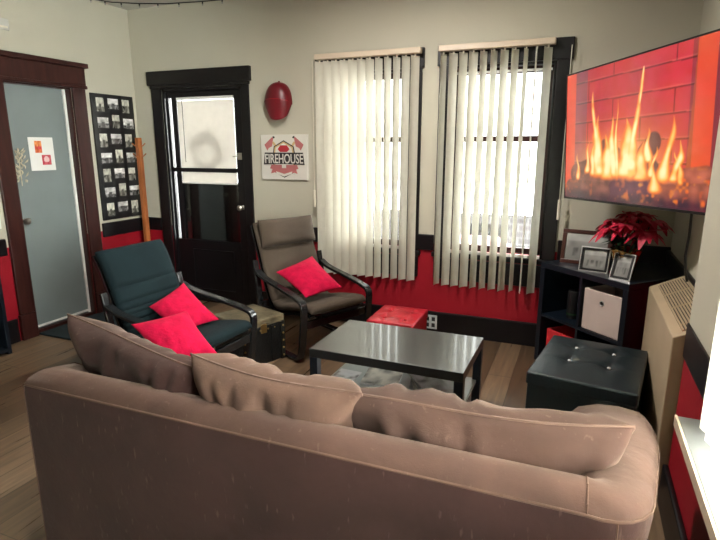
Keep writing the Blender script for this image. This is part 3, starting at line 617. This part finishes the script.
def throw(label, cs, th, seed, wr=.06):
    m, rim = pillow(cs, th, p=2.6, e=.6, n=26, sag=.08, wr=wr, seed=seed)
    return tag(m.build('throw_pillow', 'pink', smooth=70, weld=True), label, 'pillow')

def ch(loc, rz):
    mm = Matrix.Translation(loc) @ Matrix.Rotation(rz, 4, 'Z'); return lambda *p: tuple(mm @ Vector(p))
q = ch((-2.41, 2.68, 0), R(-3))
throw('red plush pillow leaning against the backrest of the black armchair', [(-2.60, 2.61, .56), (-2.53, 2.88, .67), (-2.21, 2.84, .45), (-2.32, 2.54, .43)], .11, 11)
throw('front red plush pillow on the black armchair, nearest the brown sofa', [(-2.403, 2.26, .572), (-2.186, 2.50, .615), (-1.906, 2.42, .40), (-2.083, 2.18, .38)], .13, 12)
q = ch((-1.95, 3.72, 0), R(-26))
throw('red plush pillow set cornerwise on the grey armchair', [(-2.185, 3.55, .631), (-2.022, 3.86, .716), (-1.687, 3.72, .515), (-1.851, 3.42, .49)], .13, 13, wr=.03)

# ------------------------------------------------------------------ trunk
tk = thing('trunk', 'small black trunk with brass studs and sheen painted on its top, between the armchairs', 'trunk', (-2.255, 3.255, 0), R(-20))
MB().box(-.20, .17, -.19, .19, 0, .30).build('box', 'leather', tk, bevel=.008)
MB().box(-.208, .178, -.198, .198, .30, .36).build('lid', 'lidsheen', tk, bevel=.012, label='black lid with window sheen painted in as bronze')  # bronze colour paints in the window sheen on a black lid
for s in (-1, 1):
    m = MB(); m.box(.165, .182, s*.178-.018, s*.178+.018, 0, .30); m.box(-.2, .172, s*.193-.006, s*.193+.006, 0, .02); m.build('edge_strap', 'leather', tk)
    for i in range(5): MB().ball((.184, s*.178, .03+.06*i), .008, n=8, m=5).build('stud', 'brass', tk, smooth=60)
    m = MB(); m.box(.168, .18, s*.09-.02, s*.09+.02, .02, .29); m.build('strap', 'leather', tk); 
for y in (-.1, -.03, .04, .1): MB().ball((.176, y, .275), .007, n=8, m=5).build('stud', 'brass', tk, smooth=60)
MB().box(.17, .184, -.025, .025, .25, .32).build('latch', 'brass', tk, bevel=.004)

# ------------------------------------------------------------------ coffee table
ct = thing('coffee_table', 'low black-brown coffee table with pale lower shelf in front of sofa', 'coffee table', (-.935, 2.885, 0), R(-.6))
MB().box(-.455, .455, -.29, .29, .395, .45).build('tabletop', 'tabletop', ct, bevel=.003)
for sx in (-1, 1):
    for sy in (-1, 1): MB().box(sx*.43-.025, sx*.43+.025, sy*.265-.025, sy*.265+.025, 0, .395).build('leg', 'unit', ct, bevel=.002)
MB().box(-.43, .43, -.265, .265, .165, .185).build('shelf', 'shelfgrey', ct, bevel=.002, label='pale grey lower shelf')
def cover(seed, tint):
    def f(U, V):
        n = vnoise(U, V, 5, 6, seed); n2 = vnoise(U, V, 12, 14, seed+9); k = np.clip(n*1.2+.4*n2-.15, .03, .95); hd = V > .82
        return tuple(np.where(hd, tint[c]*.9, min(1, 1)*k*tint[c]) for c in range(3))
    return f
def magazine(label, x, y, z, rz, w, h, th, seed, tint, grp='magazines under the coffee table'):
    r = thing('magazine', label, 'magazine', (x, y, z), rz)
    MB().box(-w/2, w/2, -h/2, h/2, 0, th).build('pages', 'mag', r); paint('cover', w, h, 14, 18, cover(seed, tint), 'print_', r, (0, 0, th+.0006), axis='xy'); return r
magazine('pale open magazine at the left of the coffee table shelf', -1.055, 2.955, .185, R(8), .23, .30, .010, 1, (.85, .8, .7))
magazine('white brochure beside the stack, mid shelf of the coffee table', -1.275, 2.84, .185, R(-3), .15, .21, .006, 21, (.9, .9, .92))
zz = .185
for i, (lab, tint, th) in enumerate((('thick dark book at the bottom of the magazine stack', (.25, .27, .3), .022), ('pale magazine second from the bottom of the stack', (.8, .78, .7), .010), ('grey magazine third from the bottom of the stack', (.5, .52, .55), .010), ('black and white magazine topmost on the stack', (.8, .8, .82), .008))):
    magazine(lab, -.75+.012*i, 2.93-.006*i, zz, R(12+9*i), .23, .29, th, 30+i*3, tint); zz += th+.0012
rp = tag(pillow([(-1.60, 3.02, .012), (-1.46, 3.02, .012), (-1.46, 2.93, .012), (-1.60, 2.93, .012)], .024, n=10)[0].build('pouch', 'redfab', smooth=60, weld=True), 'small flat red pouch on the floor left of the coffee table', 'pouch')

# ------------------------------------------------------------------ ottomans
def tufted(sx, sy, z0, z1, btn, dep=.018, rad=.05):
    m = MB()
    def f(u, v):
        x, y = (u-.5)*sx, (v-.5)*sy; z = z1+.012*(1-(2*u-1)**4)*(1-(2*v-1)**4)
        for bx, by in btn:
            d2 = ((x-bx)**2+(y-by)**2)/rad**2; z -= dep*math.exp(-d2*1.5)
            z -= dep*.35*math.exp(-(abs(x-bx)/.012)**2)*math.exp(-((y-by)/(rad*2.2))**2) + dep*.35*math.exp(-(abs(y-by)/.012)**2)*math.exp(-((x-bx)/(rad*2.2))**2)
        return (x, y, z)
    n = 36; m.grid(n, n, f); rim = [f(i/n, 0) for i in range(n)]+[f(1, i/n) for i in range(n)]+[f(1-i/n, 1) for i in range(n)]+[f(0, 1-i/n) for i in range(n)]
    k = len(rim); m.add(rim+[(x, y, z0) for x, y, z in rim], [(i, i+k, (i+1) % k+k, (i+1) % k) for i in range(k)]); return m
def ottoman(name, lab, loc, rz, sx, sy, h, m, bm, btn):
    r = thing(name, lab, 'ottoman', loc, rz)
    MB().box(-sx/2+.006, sx/2-.006, -sy/2+.006, sy/2-.006, .0, h-.075).build('box_base', m, r, bevel=.01)
    tufted(sx, sy, h-.075, h-.012, btn).build('padded_lid', m, r, smooth=50, weld=True, bevel=.01, seg=3)
    for bx, by in btn: MB().ball((bx, by, h-.016), .011, .011, .008).build('button', bm, r, smooth=60)
    return r
ottoman('tufted_ottoman', 'large black tufted ottoman with crystal buttons before the corner unit', (.13, 3.02, 0), R(-9), .53, .66, .465, 'blackvinyl', 'crystal', [(-.10, -.05), (.10, -.05), (-.10, .17), (.10, .17)])
ottoman('tufted_ottoman', 'small red tufted ottoman between the windows behind the coffee table', (-1.195, 3.66, 0), R(1), .36, .42, .38, 'redvinyl', 'redvinyl', [(-.08, -.09), (.08, -.09), (-.08, .09), (.08, .09)])

# ------------------------------------------------------------------ corner unit
UA = Vector((-.225, 4.085, 0)); ur = R(-42.5); UL, UD, UH = .75, .345, .77
cu = thing('cube_shelf', 'black two-by-two cube shelf standing across the right corner', 'shelf unit', tuple(UA), ur)
m = MB(); m.box(0, UL, 0, UD, UH-.04, UH); m.box(0, UL, 0, UD, 0, .04); m.box(0, .04, 0, UD, .04, UH-.04); m.box(UL-.04, UL, 0, UD, .04, UH-.04); m.build('carcass', 'unit', cu, bevel=.002)
MB().box(.04, UL-.04, .004, UD, .36, .38).build('shelf', 'unit', cu); MB().box(UL/2-.01, UL/2+.01, .004, UD, .04, .36).build('divider', 'unit', cu); MB().box(UL/2-.01, UL/2+.01, .004, UD, .38, UH-.04).build('divider', 'unit', cu); MB().box(.04, UL-.04, UD-.006, UD, .04, UH-.04).build('back_panel', 'unit', cu)
U = ch(tuple(UA), ur)
iv = (Matrix.Translation(UA) @ Matrix.Rotation(ur, 4, 'Z')).inverted()
cp = [iv @ Vector(p) for p in ((U(0, UD, 0)[0]-.0, YB-.03, UH-.03), (XR-.03, YB-.03, UH-.03), (XR-.03, U(UL, UD, 0)[1]-.0, UH-.03))]
MB().prism([(0, UD+.001, UH-.03), (UL, UD+.001, UH-.03), tuple(cp[2]), tuple(cp[1]), tuple(cp[0])], 0, (0, 0, .029)).build('corner_top', 'unit', cu)
def bin_(lab, x0, x1, z0, h, m, mh):
    c = U((x0+x1)/2, .02, z0); r = thing('fabric_bin', lab, 'storage bin', c, ur); w = (x1-x0)/2
    b = MB(); b.box(-w, w, 0, .012, 0, h); b.box(-w, w, .29, .30, 0, h); b.box(-w, -w+.01, .012, .29, 0, h); b.box(w-.01, w, .012, .29, 0, h); b.box(-w, w, 0, .30, 0, .01); b.build('body', m, r, bevel=.003)
    g = MB().tube([(.016*math.cos(i*.524), -.002, h*.74+.016*math.sin(i*.524)) for i in range(12)], .004, 6, closed=True).build('grommet', mh, r); fo = MB().lathe([(.014, 0), (.014, .002)], 14).build('finger_hole', 'plastic', r); fo.rotation_euler = (R(90), 0, 0)
    fo.location = (0, -.001, h*.74); return r
bin_('beige fabric bin in the upper right cube of the corner shelf', UL/2+.025, UL-.05, .381, .285, 'binwhite', 'silver')
bin_('red fabric bin in the lower left cube of the corner shelf', .09, UL/2-.02, .041, .235, 'redfab', 'redfab')
c = U(.215, .13, .381); spk = thing('smart_speaker', 'dark cylindrical speaker in the upper left cube of the corner shelf', 'speaker', c)
MB().lathe([(.040, 0), (.044, .01), (.044, .19), (.040, .205), (.0, .206)], 24).build('body', 'plastic', spk, smooth=40); MB().lathe([(.0445, 0), (.0448, .006), (.0445, .012)], 24, (0, 0, .028)).build('light_ring', 'leaf', spk)
def frame(lab, loc, rz, w, h, m, seed, tilt=-12, bw=.02, mm=None):
    r = thing('picture_frame', lab, 'picture frame', loc, rz); r.rotation_euler = (R(tilt), 0, rz)
    b = MB(); b.box(-w/2, w/2, 0, .012, 0, bw); b.box(-w/2, w/2, 0, .012, h-bw, h); b.box(-w/2, -w/2+bw, 0, .012, bw, h-bw); b.box(w/2-bw, w/2, 0, .012, bw, h-bw); b.build('frame', m, r, bevel=.002)
    MB().box(-w/2+.002, w/2-.002, .0085, .014, .002, h-.002).build('backing', 'plastic', r)
    if mm:
        k = bw*.6; b = MB(); b.box(-w/2+bw-k, w/2-bw+k, -.002, .004, bw-k, bw+.003); b.box(-w/2+bw-k, w/2-bw+k, -.002, .004, h-bw-.003, h-bw+k); b.box(-w/2+bw-k, -w/2+bw+.003, -.002, .004, bw, h-bw); b.box(w/2-bw-.003, w/2-bw+k, -.002, .004, bw, h-bw); b.build('inner_border', mm, r)
    def ph(U_, V_):
        n = vnoise(U_, V_, 6, 5, seed); ppl = (V_ < .5) & (V_ > .15) & (np.sin(U_*(26+seed)) > -.3) & (np.abs(U_-.5) < .4); k = np.where(ppl, .08+.2*n, .20+.22*V_*n+.1*(V_ > .7)); return (k, k*1.0, k*.95)
    paint('photo', w-2*bw, h-2*bw, 24, 16, ph, 'photo', r, (0, .007, h/2)); MB().prism([(-.012, .0145, h*.72), (-.012, .018, h*.72), (-.012, .022+h*.42, h*.10), (-.012, .018+h*.42, h*.10)], 0, (.024, 0, 0)).build('easel_leg', 'plastic', r)
    return r
frame('large brown framed photo on the corner shelf, under the television', U(.21, .20, UH), ur+R(30), .34, .25, 'framebrown', 5, -10, .028)
frame('small black framed group photo in the middle of the corner shelf', U(.40, .075, UH), ur+R(27), .19, .17, 'silver', 8, -14, .018, 'plastic')
frame('upright silver framed photo on the corner shelf, below the poinsettia', U(.632, .05, UH), ur+R(14), .135, .175, 'silver', 12, -20, .018, 'plastic')

# poinsettia
pc = U(.565, .175, UH); po = thing('poinsettia', 'red poinsettia in a gold foil pot on the corner shelf', 'plant', pc)
m = MB(); nn = 28; rows_ = []
prof = [(.0, 0), (.055, 0), (.06, .02), (.07, .09), (.085, .16), (.095, .178), (.07, .168), (.0, .15)]
m.lathe([(r_*(1.0), z) for r_, z in prof], nn); mm_ = m
mm_.v = [(x*(1+.07*math.sin(9*math.atan2(y, x))*(z > .03)), y*(1+.07*math.sin(9*math.atan2(y, x))*(z > .03)), z+.006*math.sin(5*math.atan2(y, x))*(z > .08)) for x, y, z in m.v]
mm_.build('foil_pot', 'gold', po, smooth=30)
def leafmesh(m, p, d, L, wd, droop, rnd):
    d = Vector(d).normalized(); s = d.cross(Vector((0, 0, 1))); s = s.normalized() if s.length > .1 else Vector((1, 0, 0)); u = s.cross(d)
    vs = []; K = 5
    for i in range(K+1):
        t = i/K; w = wd*math.sin(math.pi*min(1, t*.92+.04))**.8*(1-.25*t); c = Vector(p)+d*(L*t)+Vector((0, 0, -droop*t*t))
        vs += [c-s*w+u*.25*w, c, c+s*w+u*.25*w]
    m.add(vs, [(i*3+k, i*3+k+1, i*3+k+4, i*3+k+3) for i in range(K) for k in range(2)])
rnd = random.Random(21); heads = []
for i in range(13):
    a = i*2.4; rr = .165*math.sqrt((i+.3)/13); heads.append((rr*math.cos(a)+.03, rr*math.sin(a), .290+.11*(1-(rr/.17)**2)+rnd.random()*.02))
for hx, hy, hz in heads:
    MB().tube([(hx*.15, hy*.15, .12), (hx*.6, hy*.6, .19), (hx, hy, hz)], .004, 6).build('stem', 'leaf', po)
    m = MB()
    for k in range(9):
        a = k*.698+rnd.random()*.4; el = (.15-.45*rnd.random()) if k < 6 else .5; leafmesh(m, (hx, hy, hz), (math.cos(a)+hx*3, math.sin(a)+hy*3, el), .095+.04*rnd.random(), .032, .08*rnd.random()+.025, rnd)
    fh = m.build('flower_head', 'bract', po, smooth=60); g = MB()
    for k in range(4): g.ball((hx+.006*math.cos(k*1.6), hy+.006*math.sin(k*1.6), hz+.008), .004, n=6, m=4)
    g.build('flower_centre', 'brass', fh)
m = MB()
for k in range(30):
    a = rnd.random()*6.283; z = .20+.08*rnd.random(); leafmesh(m, (.03*math.cos(a), .03*math.sin(a), z), (math.cos(a), math.sin(a), .25), .10+.04*rnd.random(), .03, .04, rnd)
m.build('green_leaves', 'leaf', po, smooth=60)

# ------------------------------------------------------------------ heater
ht = thing('wall_heater', 'tan metal heater cabinet with slanted grille against the right wall', 'heater', (XR, 3.10, 0))
HX0, HX1, HZ0, HZ1, HYa, HYb = .435-XR, -.025, .775, .862, 2.60-3.10, 3.56-3.10
m = MB().prism([(HX0, HYa, .03), (HX1, HYa, .03), (HX1, HYa, HZ1), (HX0, HYa, HZ0)], 0, (0, HYb-HYa, 0)); m.build('cabinet', 'tan', ht, bevel=.006)
sl_ = (HZ1-HZ0)/(HX1-HX0); ny = 40
m = MB(); xa, xb = HX0+.04, HX1-.012
m.add([(xa, HYa+.04, HZ0+sl_*.04+.001), (xb, HYa+.04, HZ1-sl_*.012+.001), (xb, HYb-.05, HZ1-sl_*.012+.001), (xa, HYb-.05, HZ0+sl_*.04+.001)], [(0, 1, 2, 3)]); m.build('grille_opening', 'grille', ht)
m = MB()
for i in range(11):
    x = xa+.004+i*(xb-xa-.008)/10; z = HZ0+sl_*(x-HX0)+.0015; m.box(x-.0035, x+.0035, HYa+.04, HYb-.05, z, z+.006)
for y in (HYa+.12, HYa+.4, HYa+.66): m.prism([(xa, y, HZ0+sl_*.04+.001), (xb, y, HZ1-sl_*.012+.001), (xb, y, HZ1-sl_*.012+.008), (xa, y, HZ0+sl_*.04+.008)], 0, (0, .006, 0))
m.build('grille_bars', 'tan', ht)
MB().box(HX0-.001, HX0+.002, HYa+.03, HYb-.03, .12, .125).build('panel_seam', 'grille', ht)

# ------------------------------------------------------------------ television
P0 = Vector((-.146, 4.0, 2.069)); PB = Vector((-.105, 4.017, 1.251)); wv = Vector((.645, -1.079, .036))*(1.745/1.536); hv = PB-P0
ux = wv.normalized(); uz = (-hv - ux*(-hv).dot(ux)).normalized(); uy = uz.cross(ux)   # uy points into the wall
TW, TH = wv.length, hv.length; ctr = P0+wv/2+hv/2; base = ctr-uz*TH/2
tv = bpy.data.objects.new('television', None); COL.objects.link(tv); tag(tv, 'large wall-mounted television showing a blazing log fire', 'television')
mx = Matrix((ux, uy, uz)).transposed().to_4x4(); mx.translation = base; tv.matrix_world = mx
b = MB(); bw = .009
b.box(-TW/2, TW/2, 0, .03, 0, TH); b.build('housing', 'plastic', tv, bevel=.004)
b = MB(); b.box(-TW/2, TW/2, -.004, .0, 0, .014); b.box(-TW/2, TW/2, -.004, 0, TH-bw, TH); b.box(-TW/2, -TW/2+bw, -.004, 0, .014, TH-bw); b.box(TW/2-bw, TW/2, -.004, 0, .014, TH-bw); b.build('bezel', 'plastic', tv)
def ss(a, b_, x): t = np.clip((x-a)/(b_-a), 0, 1); return t*t*(3-2*t)
def fire(Ux, V):
    U_ = Ux/.93
    n1 = vnoise(U_, V, 9, 7, 1); n2 = vnoise(U_, V, 30, 22, 2); n3 = vnoise(U_, V, 60, 44, 3)
    r = .46+.16*n1+.06*n2; g = .020+.02*n1; bl = .035+.025*n2
    # bricks
    vv = V+.02*(U_-.5); rowh = .155; ri = np.floor((vv+.03)/rowh); fr = (vv+.03)/rowh-ri; mor = (fr < .07); hi = (fr > .07) & (fr < .13)
    cu_ = (U_*2.6+.5*(ri % 2)); fu = cu_-np.floor(cu_); mor2 = fu < .02
    dk = np.where(mor | mor2, .42, 1.0); r = r*dk; g = g*dk+.05*hi; bl = bl*dk+.03*hi; r = r+.08*hi
    tint = .88+.24*vnoise(np.floor(cu_)*.13, ri*.11, 7, 7, 8); r *= tint
    # side columns
    colL = (U_ < .085); colR = (U_ > .875-.03*(1-V)) & (U_ < .965)
    for c_ in (colL, colR):
        r = np.where(c_, .72+.1*n2, r); g = np.where(c_, .055+.03*n1, g); bl = np.where(c_, .03, bl)
    reflL = (U_ > .085) & (U_ < .185); k = np.where(reflL, .55, 1); r *= k; g = g+.025*reflL; bl = bl+.035*reflL  # left grey band: window reflection painted into the screen picture
    gapR = (U_ > .85) & (U_ < .877) & (V > .1); r = np.where(gapR, r*.55, r); edge = U_ > .965; r = np.where(edge, .22, r); g = np.where(edge, .02, g); bl = np.where(edge, .04, bl)
    # glow around the fire
    gl_ = np.exp(-(((U_-.5)/.30)**2+((V-.33)/.24)**2)); r = r+.42*gl_; g = g+.16*gl_; bl = bl+.02*gl_
    # logs and embers
    def seg(ax, ay, bx, by, w): 
        px, py = U_-ax, (V-ay)*.6; dx, dy = bx-ax, (by-ay)*.6; t = np.clip((px*dx+py*dy)/(dx*dx+dy*dy), 0, 1); return np.hypot(px-t*dx, py-t*dy)/w
    def blend(msk, cr, cg, cb):
        nonlocal r, g, bl
        r = r*(1-msk)+cr*msk; g = g*(1-msk)+cg*msk; bl = bl*(1-msk)+cb*msk
    logs = [(.10, .20, .34, .29, .05), (.34, .40, .56, .24, .042), (.13, .14, .40, .13, .055), (.40, .16, .66, .23, .055), (.61, .34, .67, .42, .045), (.70, .16, .95, .20, .045), (.42, .08, .70, .10, .05), (.72, .07, .97, .09, .05), (.05, .08, .35, .07, .045)]
    core = np.clip(np.exp(-(((U_-.42)/.22)**2+((V-.30)/.12)**2))*(.55+.7*n2), 0, 1); blend(core*.9, 1.1, .72, .25)
    for i, L_ in enumerate(logs):
        d = seg(*L_); mk = 1-ss(.85, 1.05, d); sh = (.12+.22*n2)*(1-.5*d); hot = 1.6 if i in (5, 7) else (.35 if i in (6,) else .8)
        sh = sh*1.5; blend(mk*.97, .05+sh*hot*.9, (.02+sh*.36)*min(hot, 1), .015+sh*.2)
    bed = 1-ss(.03, .13, V+.03*n1); blend(bed*.93, .03+.06*n2, .018, .035)
    em = ss(.52, .85, .55*n3+.45*vnoise(U_, V, 37, 23, 4))*ss(.05, .1, V+.05)*(1-ss(.16, .30, V))*(ss(.35, .6, U_)*.9+.35*(U_ < .25)); blend(np.clip(em, 0, 1), .95, .12+.25*n2, .03)
    # flames
    F = np.zeros_like(U_)
    fl = [(.285, .22, .62, .034, -.035), (.30, .20, .45, .06, -.02), (.42, .20, .42, .05, -.03), (.53, .20, .56, .045, .02), (.50, .20, .40, .085, 0), (.36, .18, .32, .075, 0), (.12, .16, .20, .018, .0), (.20, .22, .24, .02, .01), (.25, .2, .28, .03, .0),
          (.64, .30, .22, .03, -.01), (.73, .18, .40, .035, .035), (.79, .18, .25, .03, .03), (.83, .16, .20, .02, -.02), (.69, .10, .24, .035, -.02), (.60, .18, .26, .06, .0), (.44, .2, .54, .018, -.02), (.66, .2, .2, .02, .02)]
    for i, (u0, v0, h, w, ln) in enumerate(fl):
        t = (V-v0)/h; tt = np.clip(t, 0, 1); cxx = u0+ln*tt*1.4+.016*np.sin(tt*6+i)*tt; hw = 1.45*w*np.clip(1-tt, 0, 1)**.75*(1+.25*np.sin(tt*9+i*2))+1e-4
        F = np.maximum(F, np.where((t > -.12) & (t < 1), ss(0, 1, 1-np.abs(U_-cxx)/hw)*(1-.62*tt**1.5)*ss(-.12, .05, t), 0))
    t = (V-.80)/.12; F = np.maximum(F, .8*((np.abs(t) < 1)*ss(0, 1, 1-np.abs(U_-.58-.008*t)/(.014*np.sqrt(np.clip(1-t*t, 0, 1))+1e-4))))
    F = np.clip(F*(.70+.55*n2)*(.72+.28*ss(.16, .34, V)), 0, 1); s1 = ss(.02, .30, F); s2 = ss(.25, .60, F); s3 = ss(.5, .9, F)
    blend(s1*.85, 1.0, .22, .03); blend(s2*.9, 1.05, .62, .14); blend(s3*.85, 1.1, .98, .55)
    return (np.clip(r, 0, 1.3), np.clip(g, 0, 1.3), np.clip(bl, 0, 1.3))
paint('screen', TW-2*bw, TH-bw-.014, 300, 170, fire, 'screen', tv, (0, -.0015, .014+(TH-bw-.014)/2))
b = MB(); b.box(-.15, .15, .03, .06, TH/2-.12, TH/2+.12); b.tube([(0, .05, TH/2), (.12, .22, TH/2), (.30, .22, TH/2+.0)], .022, 8); b.build('wall_mount', 'plastic', tv)
cd = thing('power_cord', 'black power cord hanging below the television on the right wall', 'cord', (.52, 3.2, .84)); 
MB().tube([(.0, -.08, .50), (.022, .0, .42), (.035, .06, .30), (.04, .12, .18), (.06, .17, .08), (.085, .20, .0)], .007, 8).build('cable', 'plastic', cd, smooth=60)

# ------------------------------------------------------------------ outside
struct(MB().box(-40, 40, YB+.6, 60, -2.3, -2.1).build('ground', 'snow'), 'snowy ground outside', 'ground')
bd = thing('brick_building', 'low grey brick building seen outside through the right blind', 'building', (-3, 18, -2.1))
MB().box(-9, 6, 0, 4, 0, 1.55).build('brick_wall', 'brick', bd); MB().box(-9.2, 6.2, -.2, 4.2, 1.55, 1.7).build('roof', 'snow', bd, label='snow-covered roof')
for x in (-6, -3.2, -.4, 2.4): MB().box(x, x+1.1, -.04, .02, .5, 1.2).build('window_pane', 'glass', bd)
car = thing('car', 'red car parked outside, glimpsed through the right blind', 'car', (-2.6, 13.2, -2.1))
m = MB(); prof = [(-2.1, .35), (-2.15, .7), (-2.0, .92), (-1.2, 1.0), (-.6, 1.42), (.7, 1.45), (1.35, 1.05), (2.1, .92), (2.2, .6), (2.15, .35)]
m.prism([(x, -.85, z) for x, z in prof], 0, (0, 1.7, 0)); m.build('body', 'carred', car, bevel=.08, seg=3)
MB().prism([(x, -.86, z) for x, z in ((-1.0, 1.02), (-.52, 1.34), (.62, 1.36), (1.1, 1.04))], 0, (0, 1.72, 0)).build('side_window', 'plastic', car)
for x in (-1.35, 1.4):
    for y in (-.8, .8): o = MB().lathe([(.0, -.1), (.3, -.1), (.34, -.06), (.34, .06), (.3, .1), (0, .1)], 20).build('wheel', 'tyre', car, smooth=40); o.rotation_euler = (R(90), 0, 0); o.location = (x, y, .34)

# ------------------------------------------------------------------ light
w = bpy.data.worlds.new('world'); SC.world = w; w.use_nodes = True; t = w.node_tree; t.nodes.clear()
bg = t.nodes.new('ShaderNodeBackground'); ou = t.nodes.new('ShaderNodeOutputWorld'); tc = t.nodes.new('ShaderNodeTexCoord'); sp = t.nodes.new('ShaderNodeSeparateXYZ')
t.links.new(tc.outputs['Generated'], sp.inputs[0])
# overcast sky, brighter towards the sun side (+X)
mr = N(t, 'ShaderNodeMapRange'); mr.interpolation_type = 'SMOOTHSTEP'
for i_, v_ in enumerate((.15, .95, 3.1, 54.0)): mr.inputs[i_+1].default_value = v_
t.links.new(sp.outputs[0], mr.inputs[0])
rp_ = ramp(t, .5, .8, (1.0, 1.0, .97), (.90, .95, 1.0)); t.links.new(sp.outputs[2], rp_.inputs[0])
t.links.new(rp_.outputs[0], bg.inputs[0]); t.links.new(mr.outputs[0], bg.inputs[1]); t.links.new(bg.outputs[0], ou.inputs[0])
def portal(name, loc, rot, sx, sy):
    l = bpy.data.lights.new(name, 'AREA'); l.shape = 'RECTANGLE'; l.size = sx; l.size_y = sy; l.cycles.is_portal = True
    o = bpy.data.objects.new(name, l); COL.objects.link(o); o.location = loc; o.rotation_euler = rot
for nm, Wn in (('daylight_left_window', W1), ('daylight_right_window', W2), ('daylight_back_door', (sl0, gr, gb, gt))):
    portal(nm, ((Wn[0]+Wn[1])/2, YB+T+.05, (Wn[2]+Wn[3])/2), (R(-90), 0, 0), Wn[1]-Wn[0], Wn[3]-Wn[2])
portal('daylight_side_window', (XR+T+.03, (W3[0]+W3[1])/2, (W3[2]+W3[3])/2), (0, R(90), 0), W3[3]-W3[2], W3[1]-W3[0])


# added fill lamp over the seating group, out of view, brightens the room
cl = thing('fill_light', 'added round white fill lamp above the coffee table, out of view', 'fill light', (-1.3, 2.75, ZC))
MB().lathe([(0, 0), (.09, 0), (.09, -.02), (.16, -.03), (.16, -.045), (0, -.045)], 28).build('fill_lamp_base', 'white', cl, smooth=40)
la = bpy.data.lights.new('fill_lamp', 'AREA'); la.shape = 'DISK'; la.size = .30; la.energy = 34; la.color = (1, .93, .86)
lo = bpy.data.objects.new('fill_lamp', la); COL.objects.link(lo); lo.location = (-1.3, 2.75, ZC-.06)

# ------------------------------------------------------------------ camera
cam = bpy.data.cameras.new('camera'); co = bpy.data.objects.new('camera', cam); COL.objects.link(co); SC.camera = co
cam.sensor_width = 36; cam.lens = 531.65*36/720; cam.clip_start = .02
yaw, pit, rol = .390766893, .22735302, .00041857
fwd = Vector((-math.sin(yaw)*math.cos(pit), math.cos(yaw)*math.cos(pit), -math.sin(pit))); rt = Vector((math.cos(yaw), math.sin(yaw), 0)); up = rt.cross(fwd)
r2 = rt*math.cos(rol)+up*math.sin(rol); u2 = up*math.cos(rol)-rt*math.sin(rol)
mx = Matrix((r2, u2, -fwd)).transposed().to_4x4(); mx.translation = (0, 0, 1.6); co.matrix_world = mx
vs = SC.view_settings; vs.view_transform = 'Standard'; vs.look = 'None'; vs.gamma = 1; vs.use_curve_mapping = False; vs.exposure = 1.2
SC.cycles.use_denoising = True; SC.cycles.max_bounces = 10; SC.cycles.diffuse_bounces = 6; SC.cycles.transparent_max_bounces = 16; SC.cycles.sample_clamp_indirect = 8
